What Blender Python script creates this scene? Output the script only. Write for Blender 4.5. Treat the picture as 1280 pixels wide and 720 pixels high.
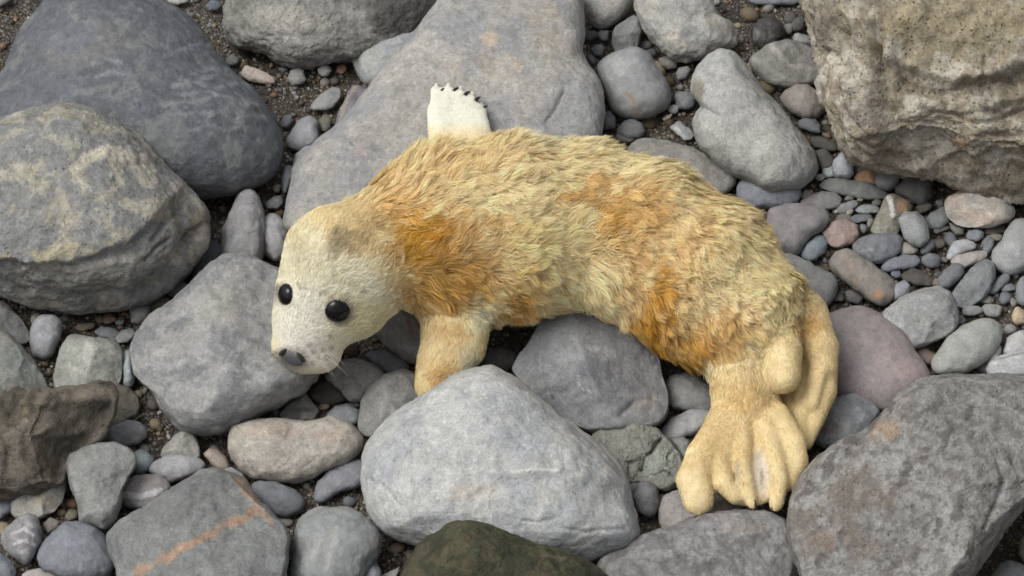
import bpy, math, random
import numpy as np
from mathutils import Vector, kdtree

for o in list(bpy.data.objects):
    bpy.data.objects.remove(o, do_unlink=True)
scene = bpy.context.scene
COL = scene.collection
rng = np.random.default_rng(7)
random.seed(7)

# ------------------------------------------------------------------ camera
ELEV = math.radians(48.0)          # how steeply the photographer looks down
DIST = 8.0                         # metres from the lens to the seal
WIDTH = 1.54                       # metres of beach across the frame
FPX = 1280.0 * DIST / WIDTH        # focal length in photo pixels
CE, SE = math.cos(ELEV), math.sin(ELEV)
CAM = np.array([0.0, -DIST * CE, DIST * SE])
FWD = np.array([0.0, CE, -SE])
UP = np.array([0.0, SE, CE])
RIGHT = np.array([1.0, 0.0, 0.0])
cam_data = bpy.data.cameras.new('camera')
cam_data.sensor_width = 36.0
cam_data.lens = 36.0 * DIST / WIDTH
cam_data.clip_start = 0.1
cam_data.clip_end = 300.0
cam = bpy.data.objects.new('camera', cam_data)
cam.location = CAM
cam.rotation_euler = (math.pi / 2 - ELEV, 0, 0)
COL.objects.link(cam)
scene.camera = cam

# ------------------------------------------------------------------ light
SUN_AZ, SUN_EL = math.radians(-98), math.radians(60)    # from the left, high, behind cloud
world = bpy.data.worlds.new('World')
scene.world = world
world.use_nodes = True
wn, wl = world.node_tree.nodes, world.node_tree.links
wn.clear()
sky = wn.new('ShaderNodeTexSky')
sky.sky_type = 'NISHITA'
sky.sun_disc = False
sky.sun_elevation = SUN_EL
sky.sun_rotation = SUN_AZ
sky.air_density = 1.0
sky.dust_density = 6.0
sky.ozone_density = 1.0
hsv = wn.new('ShaderNodeHueSaturation')
hsv.inputs['Saturation'].default_value = 0.22           # cloud cover: a nearly white sky
bg = wn.new('ShaderNodeBackground')
bg.inputs['Strength'].default_value = 0.15
out = wn.new('ShaderNodeOutputWorld')
wl.new(sky.outputs[0], hsv.inputs['Color'])
wl.new(hsv.outputs[0], bg.inputs['Color'])
wl.new(bg.outputs[0], out.inputs['Surface'])

sun_d = bpy.data.lights.new('sun', 'SUN')
sun_d.energy = 1.25
sun_d.angle = math.radians(34)
sun_d.color = (1.0, 0.995, 0.91)
sun = bpy.data.objects.new('sun', sun_d)
sd = Vector((math.sin(SUN_AZ) * math.cos(SUN_EL), math.cos(SUN_AZ) * math.cos(SUN_EL), math.sin(SUN_EL)))
sun.rotation_euler = (-sd).to_track_quat('-Z', 'Y').to_euler()
sun.location = sd * 20
COL.objects.link(sun)

scene.view_settings.view_transform = 'Standard'
scene.view_settings.look = 'None'
scene.view_settings.gamma = 1.0
scene.view_settings.use_curve_mapping = False
scene.view_settings.exposure = -0.06
scene.render.engine = 'CYCLES'
scene.cycles.filter_width = 1.6
scene.render.resolution_x, scene.render.resolution_y = 1024, 576


# ------------------------------------------------------------------ helpers
def lin(c):
    c = np.asarray(c, float) / 255.0
    return np.where(c <= 0.04045, c / 12.92, ((c + 0.055) / 1.055) ** 2.4)


def ray(u, v):
    """direction per metre of depth through photo pixel (u, v)"""
    u = np.asarray(u, float); v = np.asarray(v, float)
    return FWD + ((u - 640) / FPX)[..., None] * RIGHT + ((360 - v) / FPX)[..., None] * UP


def at(u, v, z=0.0):
    """the point of height z seen at photo pixel (u, v)"""
    r = ray(u, v)
    t = (np.asarray(z, float) - CAM[2]) / r[..., 2]
    return CAM + r * t[..., None]


def project(p):
    d = p - CAM
    zc = d @ FWD
    return 640 + FPX * (d @ RIGHT) / zc, 360 - FPX * (d @ UP) / zc


def _hash(ix, iy, iz, seed):
    h = (ix * 73856093) ^ (iy * 19349663) ^ (iz * 83492791) ^ (seed * 2654435761)
    h = (h & 0xFFFFFFFF).astype(np.uint64)
    h = (h ^ (h >> np.uint64(15))) * np.uint64(2246822519) & np.uint64(0xFFFFFFFF)
    h = (h ^ (h >> np.uint64(13))) * np.uint64(3266489917) & np.uint64(0xFFFFFFFF)
    return h ^ (h >> np.uint64(16))


def perlin(p, seed=0):
    i = np.floor(p).astype(np.int64)
    f = p - i
    w = f * f * f * (f * (f * 6 - 15) + 10)
    res = np.zeros(len(p))
    for dx in (0, 1):
        for dy in (0, 1):
            for dz in (0, 1):
                h = _hash(i[:, 0] + dx, i[:, 1] + dy, i[:, 2] + dz, seed)
                gx = (h & np.uint64(1023)).astype(float) / 511.5 - 1
                gy = ((h >> np.uint64(10)) & np.uint64(1023)).astype(float) / 511.5 - 1
                gz = ((h >> np.uint64(20)) & np.uint64(1023)).astype(float) / 511.5 - 1
                d = gx * (f[:, 0] - dx) + gy * (f[:, 1] - dy) + gz * (f[:, 2] - dz)
                wt = (w[:, 0] if dx else 1 - w[:, 0]) * (w[:, 1] if dy else 1 - w[:, 1]) * (w[:, 2] if dz else 1 - w[:, 2])
                res += wt * d
    return res * 1.1


def fbm(p, octv=4, seed=0, gain=0.5):
    r = np.zeros(len(p)); a = 1.0
    for k in range(octv):
        r += a * perlin(p * (2.03 ** k), seed + k * 17)
        a *= gain
    return r


def ridged(p, octv=4, seed=0, gain=0.5):
    r = np.zeros(len(p)); a = 1.0
    for k in range(octv):
        r += a * (1 - 2.2 * np.abs(perlin(p * (2.03 ** k), seed + k * 17)))
        a *= gain
    return r


def sstep(a, b, x):
    t = np.clip((x - a) / (b - a), 0, 1)
    return t * t * (3 - 2 * t)


_ico = {}


def ico(sub):
    """unit icosphere as (verts, faces)"""
    if sub in _ico:
        return _ico[sub]
    if sub == 0:
        t = (1 + 5 ** 0.5) / 2
        v = np.array([(-1, t, 0), (1, t, 0), (-1, -t, 0), (1, -t, 0), (0, -1, t), (0, 1, t), (0, -1, -t), (0, 1, -t),
                      (t, 0, -1), (t, 0, 1), (-t, 0, -1), (-t, 0, 1)], float)
        v /= np.linalg.norm(v, axis=1)[:, None]
        f = np.array([(0, 11, 5), (0, 5, 1), (0, 1, 7), (0, 7, 10), (0, 10, 11), (1, 5, 9), (5, 11, 4), (11, 10, 2), (10, 7, 6),
                      (7, 1, 8), (3, 9, 4), (3, 4, 2), (3, 2, 6), (3, 6, 8), (3, 8, 9), (4, 9, 5), (2, 4, 11), (6, 2, 10),
                      (8, 6, 7), (9, 8, 1)])
    else:
        v, f = ico(sub - 1)
        e = np.sort(np.concatenate([f[:, [0, 1]], f[:, [1, 2]], f[:, [2, 0]]]), axis=1)
        ue, inv = np.unique(e, axis=0, return_inverse=True)
        inv = inv.reshape(-1)
        mid = v[ue[:, 0]] + v[ue[:, 1]]
        mid /= np.linalg.norm(mid, axis=1)[:, None]
        n = len(f)
        m = inv + len(v)
        a, b, c = m[:n], m[n:2 * n], m[2 * n:]
        f = np.concatenate([np.stack([f[:, 0], a, c], 1), np.stack([f[:, 1], b, a], 1),
                            np.stack([f[:, 2], c, b], 1), np.stack([a, b, c], 1)])
        v = np.concatenate([v, mid])
    _ico[sub] = (v, f)
    return v, f


def vnormals(v, f):
    n = np.zeros_like(v)
    for k in range(2, f.shape[1]):
        fn = np.cross(v[f[:, k - 1]] - v[f[:, 0]], v[f[:, k]] - v[f[:, 0]])
        for c in (0, k - 1, k):
            for ax in range(3):
                n[:, ax] += np.bincount(f[:, c], fn[:, ax], len(v))
    return n / np.maximum(np.linalg.norm(n, axis=1), 1e-12)[:, None]


def mesh_from(name, v, f, col=None, smooth=True):
    me = bpy.data.meshes.new(name)
    v = np.ascontiguousarray(v, np.float32)
    f = np.ascontiguousarray(f, np.int32)
    nf, k = f.shape
    me.vertices.add(len(v)); me.vertices.foreach_set('co', v.ravel())
    me.loops.add(nf * k); me.loops.foreach_set('vertex_index', f.ravel())
    me.polygons.add(nf); me.polygons.foreach_set('loop_start', np.arange(0, nf * k, k, dtype=np.int32))
    me.update(calc_edges=True)
    if smooth:
        me.polygons.foreach_set('use_smooth', np.ones(nf, bool))
    if col is not None:
        a = me.attributes.new('tint', 'FLOAT_COLOR', 'POINT')
        c4 = np.ones((len(v), 4), np.float32); c4[:, :3] = np.clip(col, 0.003, 0.95)
        a.data.foreach_set('color', c4.ravel())
    me.validate()
    return me


def link(name, data, mat=None, parent=None, label=None, cat=None, group=None, kind=None, loc=None):
    o = bpy.data.objects.new(name, data)
    COL.objects.link(o)
    if mat is not None:
        data.materials.append(mat)
    if parent is not None:
        o.parent = parent
    if loc is not None:
        o.location = loc
    if label: o['label'] = label
    if cat: o['category'] = cat
    if group: o['group'] = group
    if kind: o['kind'] = kind
    return o


# ------------------------------------------------------------------ materials
def new_mat(name):
    m = bpy.data.materials.new(name); m.use_nodes = True
    nt = m.node_tree; nt.nodes.clear()
    o = nt.nodes.new('ShaderNodeOutputMaterial')
    b = nt.nodes.new('ShaderNodeBsdfPrincipled')
    nt.links.new(b.outputs[0], o.inputs[0])
    return m, nt, b


def stone_mat(name, rough=0.78, fine=0.22, bump=0.35, pit=0.0, fscale=260.0, spec=0.3):
    """tint attribute from the mesh, broken up by fine grain and pits"""
    m, nt, b = new_mat(name)
    N, L = nt.nodes, nt.links
    at_ = N.new('ShaderNodeAttribute'); at_.attribute_name = 'tint'
    tc = N.new('ShaderNodeTexCoord')
    oi = N.new('ShaderNodeObjectInfo')
    mu = N.new('ShaderNodeMath'); mu.operation = 'MULTIPLY'; mu.inputs[1].default_value = 37.0
    L.new(oi.outputs['Random'], mu.inputs[0])
    n1 = N.new('ShaderNodeTexNoise'); n1.noise_dimensions = '4D'
    n1.inputs['Scale'].default_value = fscale; n1.inputs['Detail'].default_value = 5; n1.inputs['Roughness'].default_value = 0.68
    n2 = N.new('ShaderNodeTexNoise'); n2.noise_dimensions = '4D'
    n2.inputs['Scale'].default_value = fscale * 0.22; n2.inputs['Detail'].default_value = 6; n2.inputs['Roughness'].default_value = 0.6
    for n in (n1, n2):
        L.new(tc.outputs['Object'], n.inputs['Vector']); L.new(mu.outputs[0], n.inputs['W'])
    mr = N.new('ShaderNodeMapRange')
    mr.inputs[1].default_value = 0.3; mr.inputs[2].default_value = 0.7
    mr.inputs[3].default_value = 1 - fine; mr.inputs[4].default_value = 1 + fine
    L.new(n1.outputs[0], mr.inputs[0])
    mr2 = N.new('ShaderNodeMapRange')
    mr2.inputs[1].default_value = 0.3; mr2.inputs[2].default_value = 0.7
    mr2.inputs[3].default_value = 1 - fine * 0.8; mr2.inputs[4].default_value = 1 + fine * 0.8
    L.new(n2.outputs[0], mr2.inputs[0])
    mm = N.new('ShaderNodeMath'); mm.operation = 'MULTIPLY'
    L.new(mr.outputs[0], mm.inputs[0]); L.new(mr2.outputs[0], mm.inputs[1])
    mx = N.new('ShaderNodeVectorMath'); mx.operation = 'SCALE'
    # pale mineral flecks and dark pores
    fl = N.new('ShaderNodeTexNoise'); fl.noise_dimensions = '4D'; fl.inputs['Scale'].default_value = fscale * .55
    fl.inputs['Detail'].default_value = 3; fl.inputs['Roughness'].default_value = .75; fl.inputs['Distortion'].default_value = .8
    L.new(tc.outputs['Object'], fl.inputs['Vector']); L.new(mu.outputs[0], fl.inputs['W'])
    fr = N.new('ShaderNodeMapRange'); fr.inputs[1].default_value = .58; fr.inputs[2].default_value = .72
    fr.inputs[3].default_value = 1.0; fr.inputs[4].default_value = 1 + fine * 1.5
    L.new(fl.outputs[0], fr.inputs[0])
    fd = N.new('ShaderNodeMapRange'); fd.inputs[1].default_value = .42; fd.inputs[2].default_value = .28
    fd.inputs[3].default_value = 1.0; fd.inputs[4].default_value = 1 - fine * 1.6
    L.new(fl.outputs[0], fd.inputs[0])
    m3 = N.new('ShaderNodeMath'); m3.operation = 'MULTIPLY'
    L.new(fr.outputs[0], m3.inputs[0]); L.new(fd.outputs[0], m3.inputs[1])
    m4 = N.new('ShaderNodeMath'); m4.operation = 'MULTIPLY'
    L.new(m3.outputs[0], m4.inputs[0]); L.new(mm.outputs[0], m4.inputs[1])
    L.new(at_.outputs['Color'], mx.inputs[0]); L.new(m4.outputs[0], mx.inputs['Scale'])
    L.new(mx.outputs[0], b.inputs['Base Color'])
    hsum = N.new('ShaderNodeMath'); hsum.operation = 'MULTIPLY_ADD'
    hsum.inputs[1].default_value = 3.0
    L.new(n2.outputs[0], hsum.inputs[0]); L.new(n1.outputs[0], hsum.inputs[2])
    h = hsum.outputs[0]
    if pit > 0:
        vo = N.new('ShaderNodeTexVoronoi'); vo.voronoi_dimensions = '4D'; vo.inputs['Scale'].default_value = 150
        L.new(tc.outputs['Object'], vo.inputs['Vector']); L.new(mu.outputs[0], vo.inputs['W'])
        pr = N.new('ShaderNodeMapRange'); pr.inputs[1].default_value = 0.0; pr.inputs[2].default_value = 0.35
        pr.inputs[3].default_value = -pit; pr.inputs[4].default_value = 0.0
        L.new(vo.outputs['Distance'], pr.inputs[0])
        ad = N.new('ShaderNodeMath'); ad.operation = 'ADD'
        L.new(h, ad.inputs[0]); L.new(pr.outputs[0], ad.inputs[1]); h = ad.outputs[0]
    bp = N.new('ShaderNodeBump'); bp.inputs['Strength'].default_value = bump; bp.inputs['Distance'].default_value = 0.0022
    L.new(h, bp.inputs['Height']); L.new(bp.outputs[0], b.inputs['Normal'])
    b.inputs['Roughness'].default_value = rough
    b.inputs['Specular IOR Level'].default_value = spec
    return m


MAT = {
    'smooth': stone_mat('stone_smooth', 0.72, 0.19, 0.3),
    'grain': stone_mat('stone_grain', 0.8, 0.27, 0.6),
    'rough': stone_mat('stone_rough', 0.85, 0.30, 0.85, pit=1.5),
    'craggy': stone_mat('stone_craggy', 0.88, 0.38, 1.0, pit=2.5, fscale=220),
    'wet': stone_mat('stone_wet', 0.45, 0.25, 0.4),
}


# ------------------------------------------------------------------ ground
def ground_z(x, y):
    p = np.stack([x * 3.1, y * 3.1, np.zeros_like(x)], 1)
    return 0.010 * fbm(p, 3, 5) - 0.006


def make_ground():
    # one sheet: fine in view, running out to the horizon in coarse steps
    g = np.concatenate([-np.geomspace(80, 1.7, 18)[:-1], np.linspace(-1.7, 1.7, 221), np.geomspace(1.7, 80, 18)[1:]])
    X, Y = np.meshgrid(g, g, indexing='ij')
    n = len(g)
    x, y = X.ravel(), Y.ravel()
    far = sstep(1.7, 6, np.hypot(x, y))
    z = ground_z(x, y) + 0.0035 * fbm(np.stack([x * 60, y * 60, x * 0], 1), 3, 9) * (1 - far) + 0.06 * far * perlin(np.stack([x * .4, y * .4, x * 0], 1), 3)
    v = np.stack([x, y, z], 1)
    idx = np.arange(n * n).reshape(n, n)
    f = np.stack([idx[:-1, :-1].ravel(), idx[1:, :-1].ravel(), idx[1:, 1:].ravel(), idx[:-1, 1:].ravel()], 1)
    m, nt, b = new_mat('wet_grit')
    N, L = nt.nodes, nt.links
    tc = N.new('ShaderNodeTexCoord')
    vo = N.new('ShaderNodeTexVoronoi'); vo.inputs['Scale'].default_value = 330
    L.new(tc.outputs['Object'], vo.inputs['Vector'])
    sep = N.new('ShaderNodeSeparateColor'); L.new(vo.outputs['Color'], sep.inputs[0])
    cr = N.new('ShaderNodeValToRGB'); cr.color_ramp.interpolation = 'CONSTANT'
    els = cr.color_ramp.elements
    els[0].position = 0; els[0].color = (0.030, 0.024, 0.017, 1)
    els[1].position = 0.3; els[1].color = (0.055, 0.043, 0.030, 1)
    for pos, c in ((0.55, (0.085, 0.068, 0.046)), (0.75, (0.060, 0.060, 0.062)), (0.88, (0.15, 0.125, 0.09)), (0.96, (0.28, 0.26, 0.22))):
        e = els.new(pos); e.color = (*c, 1)
    L.new(sep.outputs[0], cr.inputs[0])
    no = N.new('ShaderNodeTexNoise'); no.inputs['Scale'].default_value = 9; no.inputs['Detail'].default_value = 4
    L.new(tc.outputs['Object'], no.inputs['Vector'])
    mr = N.new('ShaderNodeMapRange'); mr.inputs[1].default_value = .3; mr.inputs[2].default_value = .7; mr.inputs[3].default_value = .6; mr.inputs[4].default_value = 1.3
    L.new(no.outputs[0], mr.inputs[0])
    sc = N.new('ShaderNodeVectorMath'); sc.operation = 'SCALE'
    L.new(cr.outputs[0], sc.inputs[0]); L.new(mr.outputs[0], sc.inputs['Scale'])
    L.new(sc.outputs[0], b.inputs['Base Color'])
    bp = N.new('ShaderNodeBump'); bp.inputs['Strength'].default_value = 0.8; bp.inputs['Distance'].default_value = 0.003
    L.new(vo.outputs['Distance'], bp.inputs['Height']); bp.invert = True
    L.new(bp.outputs[0], b.inputs['Normal'])
    b.inputs['Roughness'].default_value = 0.55
    link('ground', mesh_from('ground', v, f), m, kind='structure')


make_ground()

# ------------------------------------------------------------------ stones
TILE = {'A': (0, 0), 'B': (240, 0), 'C': (720, 0), 'D': (960, 0), 'E': (240, 160), 'F': (0, 180), 'G': (0, 340), 'H': (0, 480),
        'I': (0, 560), 'J': (240, 380), 'K': (240, 540), 'L': (600, 370), 'M': (680, 500), 'N': (900, 160), 'P': (960, 300), 'Q': (960, 440)}


def T(t, *flat):
    p = np.array(flat, float).reshape(-1, 2)
    if t == 'S':
        return p / 4.5 + (1040, 200)
    return p if t == '0' else p / 4 + TILE[t]


def EL(t, cx, cy, rx, ry, ang=0, sq=2.3):
    """a worn oval outline"""
    a = np.linspace(0, 2 * np.pi, 28, endpoint=False)
    x = np.sign(np.cos(a)) * np.abs(np.cos(a)) ** (2 / sq) * rx
    y = np.sign(np.sin(a)) * np.abs(np.sin(a)) ** (2 / sq) * ry
    sd = int(abs(cx * 7 + cy * 13)) % 97
    w = 1 + 0.07 * np.cos(2 * a + sd) + 0.06 * np.cos(3 * a + sd * 2.1) + 0.03 * np.cos(5 * a + sd * 1.3)
    x, y = x * w, y * w
    c, s = math.cos(math.radians(ang)), math.sin(math.radians(ang))
    return T(t, *np.stack([cx + c * x - s * y, cy + s * x + c * y], 1).ravel())


OUTLINES = []          # every stone's outline on the photo, for keeping gravel out of the way
NANG = 720


def polar(pts, soft):
    """outline as distance from its centroid for NANG angles"""
    x, y = pts[:, 0], pts[:, 1]
    x2, y2 = np.roll(x, -1), np.roll(y, -1)
    cr = x * y2 - x2 * y
    A = cr.sum() / 2
    cx, cy = ((x + x2) * cr).sum() / (6 * A), ((y + y2) * cr).sum() / (6 * A)
    th = np.arange(NANG) * 2 * np.pi / NANG
    d = np.stack([np.cos(th), -np.sin(th)], 1)
    R = np.zeros(NANG)
    for a, b in zip(pts, np.roll(pts, -1, axis=0)):
        e = b - a
        w = a - np.array([cx, cy])
        den = d[:, 0] * e[1] - d[:, 1] * e[0]
        den = np.where(np.abs(den) < 1e-9, 1e-9, den)
        t = (w[0] * e[1] - w[1] * e[0]) / den
        s = (w[0] * d[:, 1] - w[1] * d[:, 0]) / den
        ok = (t > 0) & (s >= -1e-6) & (s <= 1 + 1e-6)
        R = np.where(ok & (t > R), t, R)
    R = np.where(R <= 0, np.median(R), R)
    n = max(1, int(soft))
    k = np.exp(-0.5 * (np.arange(-3 * n, 3 * n + 1) / n) ** 2); k /= k.sum()
    R = np.convolve(np.concatenate([R[-3 * n:], R, R[:3 * n]]), k, 'valid')
    return cx, cy, R


def paint(col, u, v, P, marks, seed):
    fine = fbm(P * 170, 2, seed + 991) if len(marks) else 0
    for i, mk in enumerate(marks):
        warp = mk.get('warp', 0.35)
        n = fbm(P * mk.get('nf', 45.0), 4, seed + 31 * i + 3) + .45 * fine
        if mk['t'] == 'blob':
            c, s = math.cos(math.radians(mk.get('a', 0))), math.sin(math.radians(mk.get('a', 0)))
            du, dv = u - mk['u'], v - mk['v']
            d = np.hypot((c * du + s * dv) / mk['ru'], (-s * du + c * dv) / mk['rv']) + warp * n
        else:
            q = np.array(mk['p'], float)
            d = np.full(len(u), 1e9)
            for a, b in zip(q[:-1], q[1:]):
                ab = b - a
                h = np.clip(((u - a[0]) * ab[0] + (v - a[1]) * ab[1]) / (ab @ ab), 0, 1)
                d = np.minimum(d, np.hypot(u - a[0] - h * ab[0], v - a[1] - h * ab[1]))
            d = d / mk['w'] + warp * n
        m = (1 - sstep(mk.get('e0', 0.6), mk.get('e1', 1.1), d)) * mk.get('s', 0.8)
        if mk.get('patchy'):
            m = m * sstep(-0.1, 0.25, fbm(P * mk['patchy'], 4, seed + 77 + i))
        col = col * (1 - m[:, None]) + lin(mk['c']) * m[:, None]
    return col


def blob(u, v, ru, rv, c, s=0.8, a=0, **k):
    return dict(t='blob', u=u, v=v, ru=ru, rv=rv, c=c, s=s, a=a, **k)


def line(p, w, c, s=0.8, **k):
    return dict(t='line', p=p, w=w, c=c, s=s, **k)


SAT = 0.66
ALB = 0.95          # surface colour read off the photograph -> base colour
_seed = [100]


def stone(name, label, pts, rgb, k=0.62, base=0.0, sink=0.16, mat='smooth', cat=None, group=None, p=2.3, q=2.0, soft=None,
          lump=0.035, det=0.0018, crag=0.0, strata=None, facets=0, fsl=0.9, mott=0.10, second=None, sscale=14.0, sthr=0.05,
          marks=(), sub=None, tilt=0.0, seed=None, thin=None, cracks=(), steps=()):
    _seed[0] += 1
    seed = seed or _seed[0]
    rs = np.random.default_rng(seed)
    OUTLINES.append(np.asarray(pts))
    ext = pts.max(0) - pts.min(0)
    size_px = ext.max()
    if sub is None:
        sub = 6 if size_px > 250 else 5 if size_px > 95 else 4 if size_px > 42 else 3
    soft = soft if soft is not None else 10
    cu, cv, R = polar(np.asarray(pts, float), soft)
    V, F = ico(sub)
    # spin the sphere so that no two stones share its facets
    a = rs.uniform(0, 6.28); c, s = math.cos(a), math.sin(a)
    S = V @ np.array([[c, -s, 0], [s, c, 0], [0, 0, 1]]).T
    rho = np.minimum(np.hypot(S[:, 0], S[:, 1]), 1.0)
    th = np.arctan2(S[:, 1], S[:, 0]) % (2 * np.pi)
    r = np.interp(th, np.arange(NANG + 1) * 2 * np.pi / NANG, np.append(R, R[0]))
    u = cu + r * rho * np.cos(th)
    v = cv - r * rho * np.sin(th)
    # a stone lying flat on the beach: semi axes b (depth), h (height), chosen so that its outline matches
    Hpx = (np.interp(np.pi / 2, np.arange(NANG) * 2 * np.pi / NANG, R) + np.interp(1.5 * np.pi, np.arange(NANG) * 2 * np.pi / NANG, R)) / 2
    Wpx = (R[0] + R[NANG // 2]) / 2
    zc0 = (CAM - at(cu, cv, 0.05)) @ -FWD
    mpp = zc0 / FPX
    b = Hpx * mpp / math.sqrt(SE ** 2 + k * k * CE ** 2)
    h = k * b
    if thin:
        h = thin; b = math.sqrt(max((Hpx * mpp) ** 2 - (h * CE) ** 2, 1e-6)) / SE
    wy, wz = CE / b, -SE / h
    wl_ = math.hypot(wy, wz); wy, wz = wy / wl_, wz / wl_
    delta = b * (-wz) * CE - h * wy * SE
    D = math.hypot(b * wy, h * wz)
    x1 = rho * np.cos(th); y1 = rho * np.sin(th)
    g = np.maximum(1 - rho ** p, 0) ** (1 / q)
    for i in range(facets):
        fa = 2 * np.pi * (i + rs.uniform(-.3, .3)) / facets
        cc, sl = rs.uniform(.55, .85), rs.uniform(.3, fsl)
        pl = np.maximum(cc + sl * 0.35 - sl * (x1 * math.cos(fa) + y1 * math.sin(fa)), 0)
        kk = 0.035
        hh = np.clip(0.5 + 0.5 * (pl - g) / kk, 0, 1)
        gn = pl * (1 - hh) + g * hh - kk * hh * (1 - hh)
        g = np.where(S[:, 2] > 0, np.maximum(gn, 0), g)
    front = np.where(S[:, 2] > 0, -1.0, 0.9)
    dep = delta * (cv - v) / Hpx + D * front * g + tilt * Wpx * mpp * x1
    rr = ray(u, v)
    P = CAM + rr * (zc0 + dep)[:, None]
    want = base - sink * 2 * h
    zc1 = zc0 + (want - P[:, 2].min()) / ray(cu, cv)[2]
    P = CAM + rr * (zc1 + dep)[:, None]
    # relief
    size = size_px * mpp
    n = vnormals(P, F)
    if np.einsum('ij,ij->i', n, P - P.mean(0)).mean() < 0:
        F = F[:, ::-1]; n = -n
    off = rs.uniform(-50, 50, 3)
    Q = P + off
    disp = lump * size * fbm(Q * (2.6 / size), 3, seed)
    disp += det * fbm(Q * 55, 4, seed + 5, 0.55)
    if crag:
        disp += crag * (ridged(Q * np.array([9, 9, 14]), 5, seed + 9, 0.55) - 0.6)
    if strata is not None:
        ax, fr, am = strata
        ax = np.array(ax, float); ax /= np.linalg.norm(ax)
        ph = (Q @ ax) * fr + 1.1 * fbm(Q * 7, 3, seed + 21)
        saw = ph - np.floor(ph)
        disp += am * (np.minimum(saw / 0.75, (1 - saw) / 0.25) - 0.5) * (0.5 + 0.8 * sstep(-.3, .4, fbm(Q * 5, 2, seed + 4)))
    for (pl, w, dp) in cracks:            # fissures along a line on the stone
        d = np.full(len(u), 1e9); wob = 3.5 * fbm(Q * 40, 3, seed + 71)
        pl = np.array(pl, float)
        for a_, b_ in zip(pl[:-1], pl[1:]):
            ab = b_ - a_
            t_ = np.clip(((u - a_[0]) * ab[0] + (v - a_[1]) * ab[1]) / (ab @ ab), 0, 1)
            d = np.minimum(d, np.hypot(u - a_[0] - t_ * ab[0] + wob, v - a_[1] - t_ * ab[1] + wob))
        disp -= dp * np.exp(-(d / w) ** 2) * sstep(.05, .35, S[:, 2]) * (.7 + .6 * fbm(Q * 30, 2, seed + 72))
    for (pl, w, dp) in steps:             # a ledge: everything below the line lies deeper
        pl = np.array(pl, float)
        lv = np.interp(u, pl[:, 0], pl[:, 1]) + 7 * fbm(Q * 22, 4, seed + 73, .6)
        disp -= dp * sstep(0, w, v - lv) * sstep(.05, .4, S[:, 2]) * sstep(pl[0, 0] - 12, pl[0, 0] + 12, u) * (1 - sstep(pl[-1, 0] - 12, pl[-1, 0] + 12, u)) * (.8 + .5 * fbm(Q * 9, 2, seed + 74))
    P = P + n * disp[:, None]
    # colour
    base_c = lin(rgb)
    if second is not None:
        second = np.clip(np.array(rgb) + 1.35 * (np.array(second, float) - rgb), 20, 235)
    m = fbm(Q * (5.0 / max(size, .06)), 4, seed + 41)
    m2 = fbm(Q * 70, 3, seed + 43)
    col = base_c * (1 + mott * (1.5 * m + m2))[:, None]
    if second is not None:
        w = Q * sscale
        w = w + 0.6 * np.stack([fbm(Q * sscale * .8, 2, seed + 61), fbm(Q * sscale * .8, 2, seed + 62), fbm(Q * sscale * .8, 2, seed + 63)], 1)
        nz = fbm(w, 5, seed + 51, .62)
        k2 = .45 * sstep(sthr - .03, sthr + .16, nz) + .55 * sstep(sthr, sthr + .05, nz + .3 * fbm(Q * 130, 2, seed + 53))
        col = col * (1 - .75 * k2[:, None]) + lin(second) * .75 * k2[:, None]
    col = paint(col, u, v, Q, marks, seed) * ALB
    lum = col @ np.array([.3, .59, .11])
    col = lum[:, None] + SAT * (col - lum[:, None])
    org = np.array([P[:, 0].mean(), P[:, 1].mean(), P[:, 2].min()])
    if cat is None:
        cat = {'boulder': 'boulder', 'cobble': 'cobble', 'pebble': 'pebble', 'stone_chip': 'stone', 'rock': 'rock', 'flat_rock': 'rock'}[name]
    me = mesh_from(name, P - org, F, col)
    return link(name, me, MAT[mat], label=label, cat=cat, group=group, loc=org)


GREY, BLUE, PALE, BROWN = (140, 140, 140), (120, 126, 137), (172, 174, 172), (135, 125, 110)

# ---- the big ones
stone('boulder', 'smooth blue-grey boulder with wispy pale ripples behind the lichened boulder',
      T('0', -60, 140, -30, 110, 0, 95, 10, 65, 22, 35, 45, 10, 65, -10, 110, -30, 170, -15, 205, 0, 235, 18, 252, 35, 265, 60, 280, 80,
        300, 100, 320, 115, 338, 140, 350, 165, 354, 195, 348, 220, 335, 235, 310, 245, 275, 252, 240, 250, 180, 240, 60, 230, -40, 200),
      (94, 98, 106), k=0.6, mat='grain', lump=.02, det=.0022, mott=.12, soft=8,
      second=(112, 115, 118), sscale=20, sthr=.20,
      marks=[blob(110, 55, 70, 35, (124, 122, 116), .5, -15, e0=.3, e1=1.2), blob(90, 50, 38, 20, (103, 107, 120), .7, -15),
             *[line([(u, v), (u + 22, v - 6), (u + 40, v - 3)], 2.6, (136, 139, 144), .6, warp=1.9, nf=48, e0=.1, e1=1.4) for u, v in
               ((215, 110), (230, 122), (205, 135), (250, 128), (225, 148), (268, 112), (260, 145), (280, 135), (235, 165), (290, 152), (110, 82), (120, 97), (225, 62), (240, 92), (250, 100), (275, 165))]])
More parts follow.
